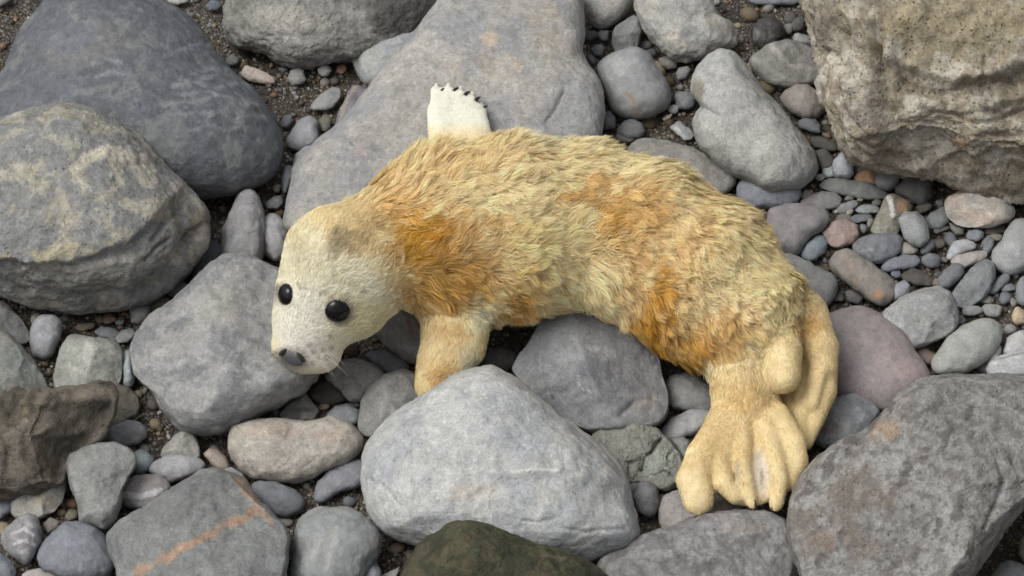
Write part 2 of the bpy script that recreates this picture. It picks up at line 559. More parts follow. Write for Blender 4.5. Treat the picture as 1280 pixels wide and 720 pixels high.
stone('boulder', 'rounded grey boulder blotched with cream and yellow lichen, a pale crescent on top',
      T('0', -40, 160, 0, 147, 35, 137, 75, 128, 110, 135, 150, 155, 180, 178, 203, 207, 232, 235, 258, 265, 262, 295, 250, 320, 225, 350,
        200, 372, 150, 384, 90, 388, 40, 384, 0, 370, -50, 340, -70, 250),
      (128, 129, 128), k=0.78, mat='rough', lump=.025, det=.0035, crag=.003, base=.01, p=2.8, soft=6,
      second=(158, 153, 136), sscale=20, sthr=.04,
      steps=[([(-80, 335), (0, 322), (60, 326), (110, 318), (160, 300), (200, 262), (230, 230), (262, 210)], 9, .022), ([(170, 372), (215, 330), (262, 268)], 8, .018)],
      cracks=[([(196, 300), (222, 262), (236, 240)], 3.5, .012), ([(205, 345), (235, 312), (256, 290)], 4, .014), ([(190, 330), (215, 300)], 3, .010)],
      marks=[line([(95, 213), (108, 199), (130, 191), (155, 194)], 9, (186, 176, 152), .9, warp=.25),
             blob(60, 140, 80, 16, (146, 140, 104), .6, 8, patchy=40), blob(45, 225, 34, 26, (172, 165, 132), .7, patchy=30),
             blob(90, 265, 60, 22, (168, 160, 130), .7, -12, patchy=30), blob(60, 315, 90, 14, (176, 162, 122), .75, -5, patchy=35),
             blob(232, 290, 24, 60, (100, 94, 76), .7, 30, patchy=14), blob(100, 358, 150, 30, (114, 113, 106), .8, -3), blob(40, 378, 80, 10, (120, 112, 86), .5, 0, patchy=30)])
stone('boulder', 'rough pitted grey boulder wedged at the head of the flat slab',
      T('0', 281, 20, 285, 0, 300, -30, 400, -60, 520, -50, 552, -10, 548, 10, 530, 40, 500, 60, 470, 66, 445, 75, 400, 80, 370, 83, 345, 78,
        330, 66, 310, 62, 290, 58, 282, 40), (134, 133, 126), k=.7, mat='rough', det=.004, crag=.004, mott=.16, soft=7, p=2.8,
      second=(112, 110, 104), sscale=16, sthr=.15,
      marks=[blob(355, 22, 50, 22, (166, 162, 150), .6), blob(345, 45, 40, 12, (165, 163, 156), .5), blob(510, 12, 50, 40, (70, 69, 66), .85)])
stone('flat_rock', 'broad flat light grey slab with tan stains under the seal pup',
      T('0', 556, -14, 545, 5, 525, 30, 500, 65, 480, 85, 460, 112, 440, 135, 420, 155, 395, 175, 380, 190, 368, 205, 362, 230, 355, 260, 353, 285,
        372, 296, 430, 278, 520, 252, 620, 228, 700, 208, 742, 190, 753, 165, 757, 140, 756, 115, 750, 95, 738, 80, 730, 65, 733, 40, 730, -18, 640, -30),
      (158, 154, 146), cracks=[([(680, 155), (694, 135), (706, 112)], 2.5, .006)], thin=.055, base=.025, mat='grain', p=7, q=2.6, lump=.014, det=.0018, soft=2, mott=.11,
      second=(142, 142, 143), sscale=9, sthr=.05,
      marks=[blob(675, 40, 42, 42, (160, 147, 124), .6, patchy=14), blob(590, 88, 60, 22, (162, 148, 124), .55, patchy=18), blob(632, 78, 34, 9, (184, 158, 134), .75, 25, patchy=35),
             blob(612, 50, 13, 9, (188, 164, 138), .8), blob(725, 135, 34, 42, (148, 149, 150), .8), blob(452, 190, 14, 7, (176, 150, 138), .6),
             blob(460, 130, 34, 16, (142, 145, 150), .5, -40), blob(430, 225, 30, 18, (143, 146, 151), .5, -30), blob(697, 105, 18, 8, (126, 122, 112), .5, patchy=60),
             line([(682, 150), (694, 135), (704, 115)], 1.3, (88, 82, 74), .8, warp=.8), blob(370, 260, 10, 16, (170, 150, 138), .5, patchy=60)])
stone('boulder', 'big mottled grey rock under the seal pup\'s face',
      T('0', 160, 440, 168, 415, 185, 395, 215, 375, 235, 358, 262, 332, 285, 318, 310, 315, 335, 325, 365, 345, 400, 395, 408, 435, 398, 465, 378, 490,
        350, 508, 320, 525, 295, 538, 270, 545, 245, 545, 225, 538, 205, 515, 190, 490, 170, 475),
      (143, 143, 141), k=.55, mat='grain', lump=.03, det=.0028, facets=2, p=2.7, soft=7,
      second=(120, 121, 124), sscale=24, sthr=.06,
      marks=[blob(275, 385, 40, 30, (156, 152, 144), .7, -25, warp=.5), blob(225, 425, 42, 22, (152, 150, 146), .6, -20, warp=.5),
             blob(260, 505, 70, 26, (158, 157, 152), .55, patchy=24), blob(330, 500, 50, 16, (124, 124, 124), .4, -30)])
stone('boulder', 'large smooth whitish grey boulder in front of the seal pup\'s belly',
      T('0', 449, 588, 455, 557, 475, 532, 500, 512, 524, 496, 566, 470, 594, 459, 614, 456, 635, 466, 663, 487, 698, 519, 739, 550, 767, 578, 783, 602, 788, 633,
        802, 668, 790, 682, 746, 700, 700, 708, 640, 712, 560, 698, 521, 682, 475, 664, 458, 633, 451, 609),
      (174, 175, 172), k=.62, mat='grain', lump=.03, det=.0022, p=2.7, q=2.1, soft=5, mott=.10,
      steps=[([(585, 606), (640, 589), (700, 587), (770, 600)], 16, .009)], cracks=[([(655, 650), (675, 653), (692, 647)], 2.2, .004), ([(462, 600), (485, 615), (496, 630)], 2.5, .004), ([(700, 660), (740, 668), (780, 660)], 3, .004)],
      second=(160, 163, 166), sscale=12, sthr=.05,
      marks=[blob(640, 620, 80, 14, (188, 178, 160), .5, 5, patchy=18), blob(675, 572, 24, 8, (150, 146, 138), .6, 0, patchy=50), blob(590, 612, 40, 12, (192, 180, 162), .5, -20, patchy=25),
             line([(640, 589), (665, 586), (695, 588)], 1.4, (212, 208, 200), .8, warp=.8), line([(655, 650), (675, 652), (690, 648)], 1.2, (130, 130, 128), .7, warp=.9), line([(462, 600), (485, 615), (495, 628)], 1.2, (148, 148, 146), .6, warp=1)])
stone('boulder', 'low dark rock coated in green-brown moss in front of the whitish boulder',
      T('0', 495, 720, 505, 705, 525, 680, 545, 665, 565, 655, 585, 654, 620, 664, 660, 676, 700, 685, 735, 700, 765, 725, 770, 770, 720, 825, 640, 840, 560, 835, 500, 800, 485, 755),
      (58, 60, 36), k=1.0, sink=.04, mat='rough', base=.0, det=.003, mott=.25, soft=5, p=3,
      second=(76, 72, 44), sscale=24, sthr=.08, marks=[line([(545, 668), (585, 660), (650, 678), (715, 695)], 9, (66, 74, 36), .6, warp=1, patchy=50), blob(690, 698, 16, 8, (120, 104, 76), .6, patchy=60), blob(575, 700, 26, 16, (86, 72, 46), .5, patchy=40)])
stone('boulder', 'angular dark grey block with a concave flake scar touching the seal pup\'s belly',
      T('L', 145, 370, 200, 280, 260, 190, 300, 110, 380, 75, 480, 45, 600, 45, 700, 80, 800, 130, 870, 170, 890, 250, 920, 400, 945, 500, 945, 580, 900, 640,
        800, 670, 690, 680, 560, 690, 430, 640, 300, 510), (130, 131, 134), k=.62, mat='grain', facets=5, fsl=1.3, p=3.4, q=2.4, soft=4, det=.0022, lump=.02,
      second=(118, 120, 126), sscale=22, sthr=.12, base=.0, cracks=[([(776, 518), (790, 505), (815, 498)], 3, .008), ([(672, 440), (676, 480), (690, 500)], 3, .006)],
      marks=[blob(738, 463, 20, 17, (112, 115, 122), .85), line([(721, 468), (724, 484), (738, 490)], 1.5, (164, 162, 160), .7, warp=.6),
             line([(674, 438), (677, 475), (688, 496)], 1.8, (152, 150, 146), .7, warp=1), blob(805, 505, 24, 9, (152, 144, 132), .7, -25), blob(806, 425, 9, 26, (96, 95, 96), .6, -12, patchy=50), blob(740, 436, 10, 4, (178, 178, 178), .6)])
stone('boulder', 'conglomerate boulder with dark brown clasts and an orange corner stain',
      T('0', 985, 620, 995, 600, 1020, 570, 1050, 552, 1080, 540, 1100, 520, 1125, 490, 1150, 474, 1180, 467, 1240, 466, 1300, 470, 1360, 520, 1350, 590, 1300, 615,
        1262, 660, 1240, 695, 1218, 725, 1160, 765, 1050, 770, 1000, 730, 985, 690, 978, 650), (138, 136, 131), k=.6, mat='rough', lump=.02, det=.0025,
      p=3.4, q=2.3, soft=4, facets=2, crag=.0015, second=(114, 109, 104), sscale=58, sthr=.03, mott=.13, base=.01,
      cracks=[([(1245, 570), (1256, 600), (1240, 640), (1232, 660)], 3.5, .010), ([(1262, 560), (1275, 600)], 3, .008)],
      marks=[blob(1050, 630, 80, 95, (112, 99, 86), .7, patchy=20, warp=.5), blob(1108, 538, 22, 16, (158, 126, 92), .75, -20), blob(1030, 675, 18, 16, (136, 112, 86), .6),
             *[blob(1000 + (i * 67) % 215, 500 + (i * 41) % 215, 6 + i % 6, 4 + i % 4, (92, 87, 84), .8, i * 31, warp=.5, nf=90) for i in range(40)],
             *[blob(1015 + (i * 83) % 220, 485 + (i * 59) % 220, 9 + i % 6, 4 + i % 4, (156, 154, 148), .5, i * 47, warp=.6, nf=80) for i in range(22)],
             blob(1225, 640, 20, 55, (110, 106, 98), .6, 35, patchy=40)])
stone('boulder', 'grey rock with pale streaks under the seal pup\'s spread hind flipper',
      T('0', 745, 702, 770, 690, 800, 670, 840, 655, 880, 640, 920, 636, 960, 637, 985, 645, 995, 665, 1000, 690, 995, 720, 980, 760, 850, 790, 760, 760),
      (132, 130, 129), k=.55, mat='grain', facets=3, p=3, det=.0028, second=(112, 110, 110), sscale=30, sthr=.08, soft=5,
      marks=[blob(900, 670, 60, 10, (156, 153, 149), .5, -10, patchy=40), blob(930, 660, 30, 10, (150, 138, 122), .5)])
stone('boulder', 'massive craggy ochre sandstone boulder with fractured layers',
      T('0', 1012, -60, 1012, 10, 1018, 45, 1028, 70, 1030, 100, 1040, 130, 1052, 160, 1062, 190, 1085, 203, 1110, 208, 1140, 211, 1170, 215, 1210, 228, 1250, 235,
        1290, 242, 1400, 230, 1440, 100, 1420, -60, 1200, -120), (146, 132, 106), k=.85, mat='craggy', p=4.2, q=2.6, soft=3, lump=.02, det=.006, crag=.011,
      strata=((.2, -.3, 1), 26, .009), second=(172, 162, 142), sscale=24, sthr=.02, mott=.2, sub=6,
      steps=[([(1095, 20), (1105, 70), (1150, 84), (1195, 98), (1235, 90), (1300, 74), (1420, 70)], 10, .035), ([(1040, 165), (1100, 168), (1160, 175), (1220, 185), (1300, 190), (1420, 180)], 12, .022), ([(1150, 130), (1200, 140), (1240, 128), (1330, 110)], 7, .014)],
      cracks=[([(1042, -10), (1060, 25), (1058, 60), (1062, 95)], 4, .016), ([(1100, -10), (1106, 30), (1098, 66)], 4, .014), ([(1120, 75), (1128, 100), (1140, 112), (1175, 112), (1200, 122)], 5, .016), ([(1230, 92), (1232, 60)], 2.5, .01), ([(1180, 112), (1190, 140), (1215, 158), (1250, 150), (1290, 130)], 4, .014), ([(1120, 192), (1165, 200), (1200, 215)], 4, .012), ([(1015, 70), (1040, 62), (1062, 95)], 4, .014)],
      marks=[blob(1195, 30, 115, 52, (148, 132, 92), .85, 0, warp=.5), blob(1130, 100, 18, 20, (104, 82, 58), .6, 0, patchy=30), blob(1075, 85, 20, 55, (170, 160, 148), .6, -6, patchy=25),
             line([(1110, 70), (1150, 85), (1190, 95), (1230, 88), (1285, 75)], 9, (178, 168, 150), .6, warp=1.0, patchy=30), line([(1130, 95), (1180, 112), (1235, 96), (1285, 100)], 5, (100, 82, 58), .6, warp=1.2),
             blob(1090, 150, 40, 30, (128, 112, 100), .5, patchy=25), blob(1195, 200, 14, 7, (168, 120, 62), .7), blob(1170, 175, 90, 12, (120, 106, 84), .5, 5, patchy=20), blob(1035, 20, 20, 40, (110, 100, 90), .5)])
stone('boulder', 'smooth mauve-pink flat rock behind the seal pup\'s tail end',
      T('0', 1018, 400, 1030, 392, 1055, 385, 1080, 383, 1100, 392, 1130, 415, 1145, 440, 1162, 460, 1165, 482, 1150, 500, 1110, 520, 1075, 505, 1045, 495, 1030, 470, 1018, 430),
      (145, 132, 132), k=.42, mat='smooth', p=3, det=.001, second=(156, 138, 136), sscale=9, sthr=.1, lump=.02,
      marks=[blob(1140, 460, 20, 16, (166, 142, 138), .5), blob(1060, 410, 40, 18, (140, 134, 132), .5)])
stone('cobble', 'bluish grey rock tucked under the mauve rock beside the hind flippers',
      T('Q', 330, 240, 380, 185, 460, 178, 520, 225, 570, 300, 520, 390, 420, 460, 310, 490, 240, 460, 230, 400, 250, 340, 290, 280), (134, 138, 143), k=.5, mat='grain', p=2.8, second=(150, 152, 153), sscale=16,
      marks=[blob(1040, 535, 14, 9, (120, 100, 74), .5)])
stone('boulder', 'elongated whitish boulder with a notch in its side near the sandstone boulder',
      T('0', 860, 112, 864, 96, 872, 82, 885, 68, 900, 60, 915, 65, 930, 80, 950, 105, 975, 135, 1000, 165, 1017, 190, 1023, 212, 1018, 228, 1000, 240, 960, 244, 920, 222, 895, 203,
        876, 187, 867, 168, 864, 152, 868, 140, 880, 128, 874, 124, 862, 122), (164, 165, 158), k=.62, mat='grain', p=3, q=2.2, soft=3, mott=.08, det=.002,
      second=(160, 160, 158), sscale=12, sthr=.12, marks=[blob(872, 112, 10, 16, (118, 112, 86), .75), blob(905, 175, 30, 10, (146, 143, 138), .5, 30, patchy=30), blob(905, 100, 30, 6, (150, 148, 140), .5, 10), blob(985, 175, 40, 20, (184, 184, 178), .5, 40)])
stone('boulder', 'lumpy pale grey boulder with a round dark spot and a nose-like knob',
      T('C', 300, 0, 300, -60, 500, -120, 680, -60, 690, 40, 720, 85, 780, 110, 815, 160, 810, 220, 780, 250, 700, 262, 640, 292, 560, 318, 480, 308, 420, 275, 370, 205, 335, 150, 308, 90),
      (158, 158, 152), k=.66, mat='grain', lump=.05, det=.003, p=2.6, soft=5, second=(170, 166, 152), sscale=14,
      marks=[blob(862, 41, 14, 11, (138, 140, 142), .8), blob(890, 30, 26, 8, (172, 166, 146), .6, 30), blob(850, 12, 40, 14, (138, 137, 134), .5), blob(916, 42, 10, 12, (140, 134, 122), .5)])
stone('cobble', 'rounded grey stone with a tan flank touching the slab\'s upper corner', T('C', 15, 20, 40, 80, 70, 130, 110, 152, 160, 147, 220, 105, 260, 62, 285, 10, 280, -40, 150, -80, 30, -50), (146, 145, 142), k=.7, mat='grain',
      marks=[blob(762, 10, 18, 14, (168, 160, 148), .6)])
stone('cobble', 'small grey wedge-shaped stone poking up behind a rounded grey cobble', T('C', 180, 160, 200, 130, 250, 95, 290, 75, 320, 90, 332, 140, 320, 220, 305, 265, 200, 275, 180, 225), (124, 125, 124), k=.7, mat='grain', facets=3, soft=5)
stone('cobble', 'rounded square grey cobble with a short rusty streak beside the slab',
      T('C', 100, 330, 130, 290, 190, 260, 260, 240, 320, 240, 360, 270, 400, 330, 440, 400, 475, 450, 478, 500, 450, 552, 380, 587, 300, 598, 230, 586, 170, 545, 140, 460, 110, 390), (143, 144, 146), k=.68, p=2.7, mat='smooth',
      marks=[line([(785, 118), (792, 128), (796, 142)], 2.6, (158, 120, 74), .8, warp=.8), blob(775, 82, 12, 16, (164, 164, 162), .6), blob(785, 137, 26, 8, (158, 158, 156), .4)])

# ---- cobbles and pebbles round the slab
stone('cobble', 'round pale greenish-grey cobble with a white vein leaning on the slab\'s edge', T('B', 798, 270, 815, 220, 850, 175, 910, 130, 985, 105, 1080, 105, 1140, 120, 1190, 180, 1150, 330, 1000, 420, 890, 442, 850, 415, 820, 370, 800, 320),
      (152, 155, 157), k=.7, marks=[line([(486, 28), (494, 38), (500, 52)], 2, (182, 183, 180), .7, warp=.6), line([(441, 60), (450, 75), (458, 88)], 2, (178, 182, 174), .6, warp=.6), blob(462, 72, 16, 14, (160, 164, 152), .6)])
stone('pebble', 'elongated pinkish white pebble beside the blue-grey boulder', T('B', 245, 360, 265, 328, 310, 340, 380, 365, 418, 395, 412, 420, 350, 420, 280, 405, 250, 385), (196, 178, 164), k=.65)
stone('pebble', 'lumpy grey pebble in the grit below the pitted boulder', T('B', 475, 400, 490, 350, 530, 335, 560, 345, 565, 380, 577, 400, 550, 425, 500, 428), (134, 134, 132), k=.6)
stone('pebble', 'small white round pebble in the grit below the pitted boulder', T('B', 626, 345, 650, 318, 680, 322, 698, 350, 680, 382, 650, 386, 630, 370), (182, 181, 170), k=.8)
stone('pebble', 'tiny brick-red stone beside the round cobble by the slab', T('B', 723, 345, 740, 322, 768, 322, 772, 350, 750, 371, 725, 366), (158, 106, 82), k=.7, facets=3)
stone('pebble', 'grey flat pointed pebble lying on grit near the slab\'s left edge', T('B', 588, 530, 640, 470, 700, 432, 745, 438, 747, 480, 710, 540, 650, 557, 600, 553), (136, 137, 136), k=.45, facets=2)
stone('cobble', 'purple-grey angular stone with a tan rim half under the slab', T('B', 712, 640, 745, 540, 780, 450, 820, 420, 880, 448, 900, 480, 850, 570, 780, 640, 730, 680), (120, 115, 122), k=.4, mat='grain', marks=[line([(424, 160), (432, 125), (445, 108)], 3, (152, 142, 122), .7)])
stone('pebble', 'small dark blue pebble against the blue-grey boulder', T('B', 445, 605, 465, 570, 500, 568, 508, 610, 475, 648, 450, 638), (98, 103, 112), k=.6)
stone('pebble', 'dusky pebble in grit between the blue-grey and pitted boulders', T('B', 168, 290, 200, 268, 237, 290, 232, 320, 190, 332, 170, 315), (122, 124, 124), k=.6)
stone('pebble', 'dark blue oval pebble at the left of the pitted boulder', T('B', 63, 30, 90, 3, 130, 3, 157, 25, 130, 52, 85, 57), (98, 104, 118), k=.6)
stone('pebble', 'pale flat pebble above the blue-grey boulder', T('A', 825, -15, 880, -30, 950, -10, 940, 12, 890, 26, 845, 12), (164, 164, 158), k=.5)
stone('cobble', 'grey stone corner beside the top of the blue-grey boulder', T('A', -60, -60, 40, -60, 66, -20, 50, 10, 0, 36, -60, 40), (136, 136, 132), k=.5)
stone('pebble', 'olive pebble half buried beside the purple-grey angular stone', EL('B', 668, 615, 34, 42, 20), (104, 100, 84), k=.5)
stone('pebble', 'grey-lilac wedge pebble between the blue-grey boulder and the slab', T('B', 468, 700, 500, 650, 540, 595, 590, 578, 625, 600, 632, 660, 642, 712, 590, 740, 530, 755, 488, 737), (146, 146, 152), k=.55, mat='smooth')
stone('pebble', 'pale grey nub pressed against the slab\'s left edge', T('E', 498, 195, 520, 130, 560, 90, 610, 83, 645, 120, 610, 200, 540, 235, 503, 225), (152, 155, 152), k=.6)
stone('pebble', 'narrow bluish pebble standing against the slab\'s lower left edge', T('E', 443, 240, 460, 190, 495, 183, 518, 220, 495, 290, 468, 345, 447, 325), (124, 128, 134), k=.6)
stone('pebble', 'small grey pebble behind the twin upright cobbles', T('E', 365, 380, 410, 340, 447, 333, 460, 375, 430, 410, 378, 408), (126, 128, 130), k=.6)
stone('pebble', 'little tan pebble beside the narrow bluish pebble', EL('E', 424, 302, 20, 24), (150, 138, 116), k=.7)
stone('cobble', 'tall tapering mauve-grey cobble, larger of the two uprights behind the mottled rock', T('E', 145, 640, 158, 530, 183, 430, 215, 355, 250, 305, 295, 298, 330, 330, 355, 400, 367, 480, 367, 600, 345, 690, 160, 700), (142, 141, 143), k=.6, p=2.6,
      marks=[line([(310, 291), (320, 288)], 1.4, (96, 94, 94), .7, warp=.5), line([(308, 256), (318, 254)], 1.4, (100, 98, 98), .6, warp=.5)])
stone('cobble', 'smaller upright mauve-grey cobble touching the seal pup\'s head', T('E', 338, 505, 353, 450, 390, 423, 430, 428, 465, 470, 492, 520, 485, 620, 420, 680, 362, 640, 345, 565), (150, 149, 152), k=.6)
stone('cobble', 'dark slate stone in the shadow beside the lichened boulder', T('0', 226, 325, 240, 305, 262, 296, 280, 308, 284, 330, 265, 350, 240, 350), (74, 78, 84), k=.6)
stone('pebble', 'pale green pebble at the corner of the lichened boulder', T('G', 828, 90, 858, 53, 912, 43, 948, 75, 932, 112, 880, 128, 843, 122), (132, 138, 128), k=.6)
stone('pebble', 'plain grey pebble at the mottled rock\'s upper left shoulder', T('G', 646, 190, 664, 153, 710, 146, 755, 175, 745, 232, 700, 265, 658, 257), (134, 134, 132), k=.75)
stone('pebble', 'tan flat stone under the corner of the lichened boulder', T('G', 740, 165, 790, 125, 850, 130, 840, 160, 790, 200, 745, 200), (128, 122, 104), k=.5)
stone('pebble', 'flat bluish chip below the lichened boulder', T('G', 468, 300, 500, 268, 562, 278, 604, 305, 572, 333, 500, 328), (118, 122, 128), k=.45)
stone('pebble', 'light bluish pebble touching the mottled rock below the lichened boulder', T('G', 573, 332, 610, 290, 660, 283, 684, 310, 640, 353, 588, 358), (136, 138, 138), k=.5)
stone('pebble', 'rusty brown bit of stone below the lichened boulder', EL('G', 545, 235, 34, 24, -20), (128, 98, 72), k=.6, facets=2)
stone('pebble', 'dull brown bit of stone below the lichened boulder', EL('G', 425, 272, 46, 22, -10), (104, 90, 70), k=.5)
stone('pebble', 'blue-grey round bit of stone below the lichened boulder', EL('G', 600, 252, 22, 17), (112, 114, 118), k=.7)
stone('cobble', 'smooth oval lilac-grey pebble standing below the lichened boulder', T('G', 148, 300, 163, 245, 210, 213, 265, 213, 302, 245, 314, 300, 292, 360, 262, 422, 215, 445, 168, 422, 150, 360), (148, 148, 154), k=.8, marks=[blob(66, 410, 9, 16, (160, 160, 164), .5)])
stone('cobble', 'squarish pale greenish rock with white blotches behind the brown ledge', T('G', 264, 570, 278, 470, 298, 380, 338, 313, 420, 313, 520, 333, 590, 358, 622, 400, 618, 480, 600, 560, 500, 640, 380, 650, 280, 640), (142, 144, 134), k=.6, p=3, mat='grain', facets=2,
      marks=[line([(115, 428), (110, 450), (122, 476)], 7, (178, 177, 168), .7, warp=.9, nf=70), blob(96, 455, 16, 24, (164, 165, 156), .5, patchy=40)])
stone('pebble', 'white sliver of stone on the mottled rock\'s left side', T('G', 608, 480, 618, 410, 642, 378, 664, 450, 680, 540, 652, 585, 618, 565), (150, 158, 164), k=.6)
stone('cobble', 'greenish grey wedge rock at the left behind the brown ledge', T('G', -70, 275, 0, 288, 50, 308, 110, 370, 170, 450, 225, 530, 245, 590, 180, 660, 50, 690, -90, 680), (114, 118, 112), k=.6, mat='grain', p=3, facets=3, second=(128, 128, 118), sscale=14)
stone('cobble', 'dark grey rock lodged under the lichened boulder\'s lower edge', T('G', -80, 120, 0, 140, 50, 165, 95, 220, 145, 290, 158, 350, 95, 365, 30, 330, -80, 310), (112, 112, 112), k=.55, mat='grain', facets=2)
# ---- lower left
stone('boulder', 'dark brown ledge rock with contour-like ridges', T('0', -40, 505, 0, 500, 20, 492, 45, 489, 75, 488, 110, 485, 136, 482, 145, 495, 140, 520, 128, 545, 110, 556, 92, 570, 82, 592, 76, 607, 20, 622, -20, 615, -60, 570),
      (84, 77, 64), k=.8, mat='rough', p=4, q=2.6, soft=3, facets=3, fsl=1.3, det=.003, strata=((.8, -.3, .9), 30, .006), crag=.003, second=(104, 95, 80), sscale=15, mott=.2, base=.015,
      steps=[([(-40, 502), (20, 500), (80, 504), (150, 500)], 9, .012)],
      marks=[blob(95, 493, 60, 10, (122, 108, 90), .75), blob(30, 520, 24, 30, (126, 112, 80), .5, 30, patchy=40)])
stone('cobble', 'dark olive stone butted against the end of the brown ledge rock', T('H', 550, 30, 585, 0, 640, 15, 690, 60, 705, 110, 690, 160, 640, 185, 570, 170, 545, 110), (92, 88, 76), k=.6, mat='grain', facets=2)
stone('pebble', 'curved olive rim stone between the brown ledge and a grey pebble', T('H', 508, 230, 530, 185, 575, 160, 630, 160, 645, 185, 600, 215, 560, 245, 515, 250), (96, 94, 74), k=.6)
stone('pebble', 'ridged grey pebble with a dark hollow behind the trapezoid rock', T('H', 508, 280, 535, 232, 585, 196, 640, 180, 700, 188, 738, 225, 735, 265, 695, 300, 620, 320, 550, 320), (132, 133, 134), k=.7, marks=[blob(168, 545, 18, 8, (98, 98, 100), .6, -15)])
stone('cobble', 'trapezoid flat-topped grey rock tapering toward the blue-grey disc', T('H', 330, 400, 345, 350, 400, 318, 480, 293, 580, 293, 640, 318, 677, 350, 684, 400, 645, 460, 615, 530, 604, 620, 575, 695, 520, 730, 460, 710, 400, 690, 388, 620, 355, 520, 335, 450),
      (130, 131, 128), k=.62, mat='grain', p=4, q=2.6, soft=3, facets=2, base=.01, marks=[line([(117, 558), (119, 570)], 2, (156, 152, 140), .6), blob(110, 640, 14, 5, (150, 150, 144), .5)])
stone('pebble', 'small teal-grey pebble beside the trapezoid rock', T('H', 665, 345, 700, 323, 742, 338, 774, 370, 760, 422, 720, 455, 678, 460, 660, 400), (112, 124, 130), k=.55)
stone('pebble', 'pointed brownish-grey pebble above the lilac oval pebble', T('H', 795, 355, 818, 310, 870, 258, 920, 222, 962, 238, 993, 290, 1003, 370, 940, 400, 840, 400), (146, 144, 136), k=.6, facets=2, mat='grain')
stone('pebble', 'oval lilac-white pebble above the banded pebble', T('H', 742, 430, 768, 390, 830, 358, 920, 352, 1000, 368, 1030, 400, 1005, 435, 920, 472, 850, 488, 778, 466), (154, 153, 156), k=.6, marks=[blob(222, 595, 26, 6, (140, 134, 138), .5)])
stone('pebble', 'pebble with a broad white band beside the orange-veined slab', T('H', 597, 560, 612, 500, 650, 468, 720, 448, 800, 458, 843, 490, 854, 530, 812, 584, 760, 614, 690, 634, 628, 618, 599, 590), (148, 141, 138), k=.65,
      marks=[line([(152, 618), (175, 621), (200, 614)], 4.5, (198, 198, 198), .85, warp=.3), blob(178, 632, 28, 6, (164, 166, 170), .6)])
stone('cobble', 'cream and grey blocky cobble below the brown ledge rock', T('H', 52, 612, 72, 560, 140, 512, 230, 467, 300, 442, 333, 458, 328, 530, 313, 592, 272, 644, 200, 675, 110, 680, 57, 655), (160, 157, 146), k=.65, p=3, mat='grain', facets=3, marks=[blob(55, 625, 14, 10, (178, 160, 128), .6), blob(75, 605, 12, 14, (146, 148, 150), .6)])
stone('pebble', 'small bluish pebble, upper of two beside the brown ledge rock', T('H', -40, 540, 40, 518, 78, 530, 62, 572, 10, 594, -40, 594), (116, 118, 126), k=.6)
stone('pebble', 'small bluish pebble, lower of two beside the cream blocky cobble', T('H', -40, 602, 62, 568, 78, 592, 52, 645, 0, 675, -40, 665), (120, 124, 130), k=.6)
stone('cobble', 'grey cobble scribbled with white marks beside the blue-grey disc', T('I', 2, 450, 18, 400, 70, 363, 140, 322, 182, 338, 208, 400, 210, 470, 172, 545, 130, 590, 78, 565, 27, 512), (136, 134, 136), k=.6, mat='grain',
      marks=[line([(15, 668), (30, 660), (42, 668)], 2.2, (188, 186, 186), .8, warp=1.2, nf=90), line([(18, 680), (32, 676), (44, 682)], 2.2, (186, 184, 186), .8, warp=1.2, nf=90), blob(35, 652, 14, 8, (178, 176, 174), .7, 0, patchy=70), blob(28, 690, 9, 7, (180, 178, 178), .6, 0, patchy=80)])
stone('cobble', 'smooth round blue-grey disc-like cobble', T('I', 176, 540, 197, 490, 258, 420, 328, 363, 400, 355, 472, 378, 523, 430, 563, 500, 576, 570, 543, 634, 440, 666, 320, 656, 228, 615, 182, 582), (118, 123, 132), k=.55, p=2.6)
stone('cobble', 'dark blue-grey cobble edge below the scribbled cobble', T('I', -60, 515, 0, 522, 52, 558, 78, 610, 72, 665, -20, 700, -70, 670), (112, 118, 126), k=.6)
stone('pebble', 'pinkish-grey pebble in front of the blue-grey disc', T('I', 106, 642, 138, 608, 200, 602, 262, 624, 296, 652, 250, 690, 150, 690), (158, 148, 144), k=.6)
stone('pebble', 'small brown-grey pebble between the scribbled cobble and blue-grey disc', T('I', 212, 375, 250, 343, 304, 370, 294, 402, 240, 435), (132, 124, 118), k=.6)
stone('pebble', 'olive pebble in the gap beside the trapezoid rock\'s narrow end', EL('I', 358, 335, 34, 30), (112, 108, 84), k=.6)
stone('flat_rock', 'dark grey slab crossed by a rusty orange vein', T('0', 136, 668, 155, 652, 180, 637, 207, 617, 230, 600, 250, 589, 270, 586, 290, 592, 305, 605, 320, 624, 340, 640, 358, 657, 363, 672, 360, 700, 354, 745, 250, 775, 150, 755, 147, 715, 138, 695),
      (121, 124, 122), k=.45, mat='grain', p=5, q=2.6, soft=2, facets=2, fsl=.7, det=.0024, crag=.0012, base=.02, second=(110, 112, 112), sscale=22, sthr=.12,
      marks=[line([(175, 715), (205, 698), (230, 683), (255, 672), (280, 658), (305, 646), (318, 640)], 6, (172, 128, 88), .85, warp=1.3, nf=50, e0=.1, e1=1.3), line([(296, 600), (312, 618), (325, 638), (338, 650)], 5, (160, 128, 98), .75, warp=.9, nf=60), blob(312, 642, 7, 4, (86, 66, 48), .8, patchy=60)])
stone('pebble', 'tan and lilac pebble at the corner of the orange-veined slab', T('H', 1016, 350, 1050, 322, 1092, 328, 1134, 370, 1156, 425, 1110, 437, 1056, 402), (158, 140, 122), k=.6)
stone('pebble', 'flat grey pebble beneath the peach cobble by the orange-veined slab', T('H', 1110, 425, 1160, 415, 1205, 440, 1230, 480, 1190, 490, 1140, 465), (138, 138, 138), k=.5)
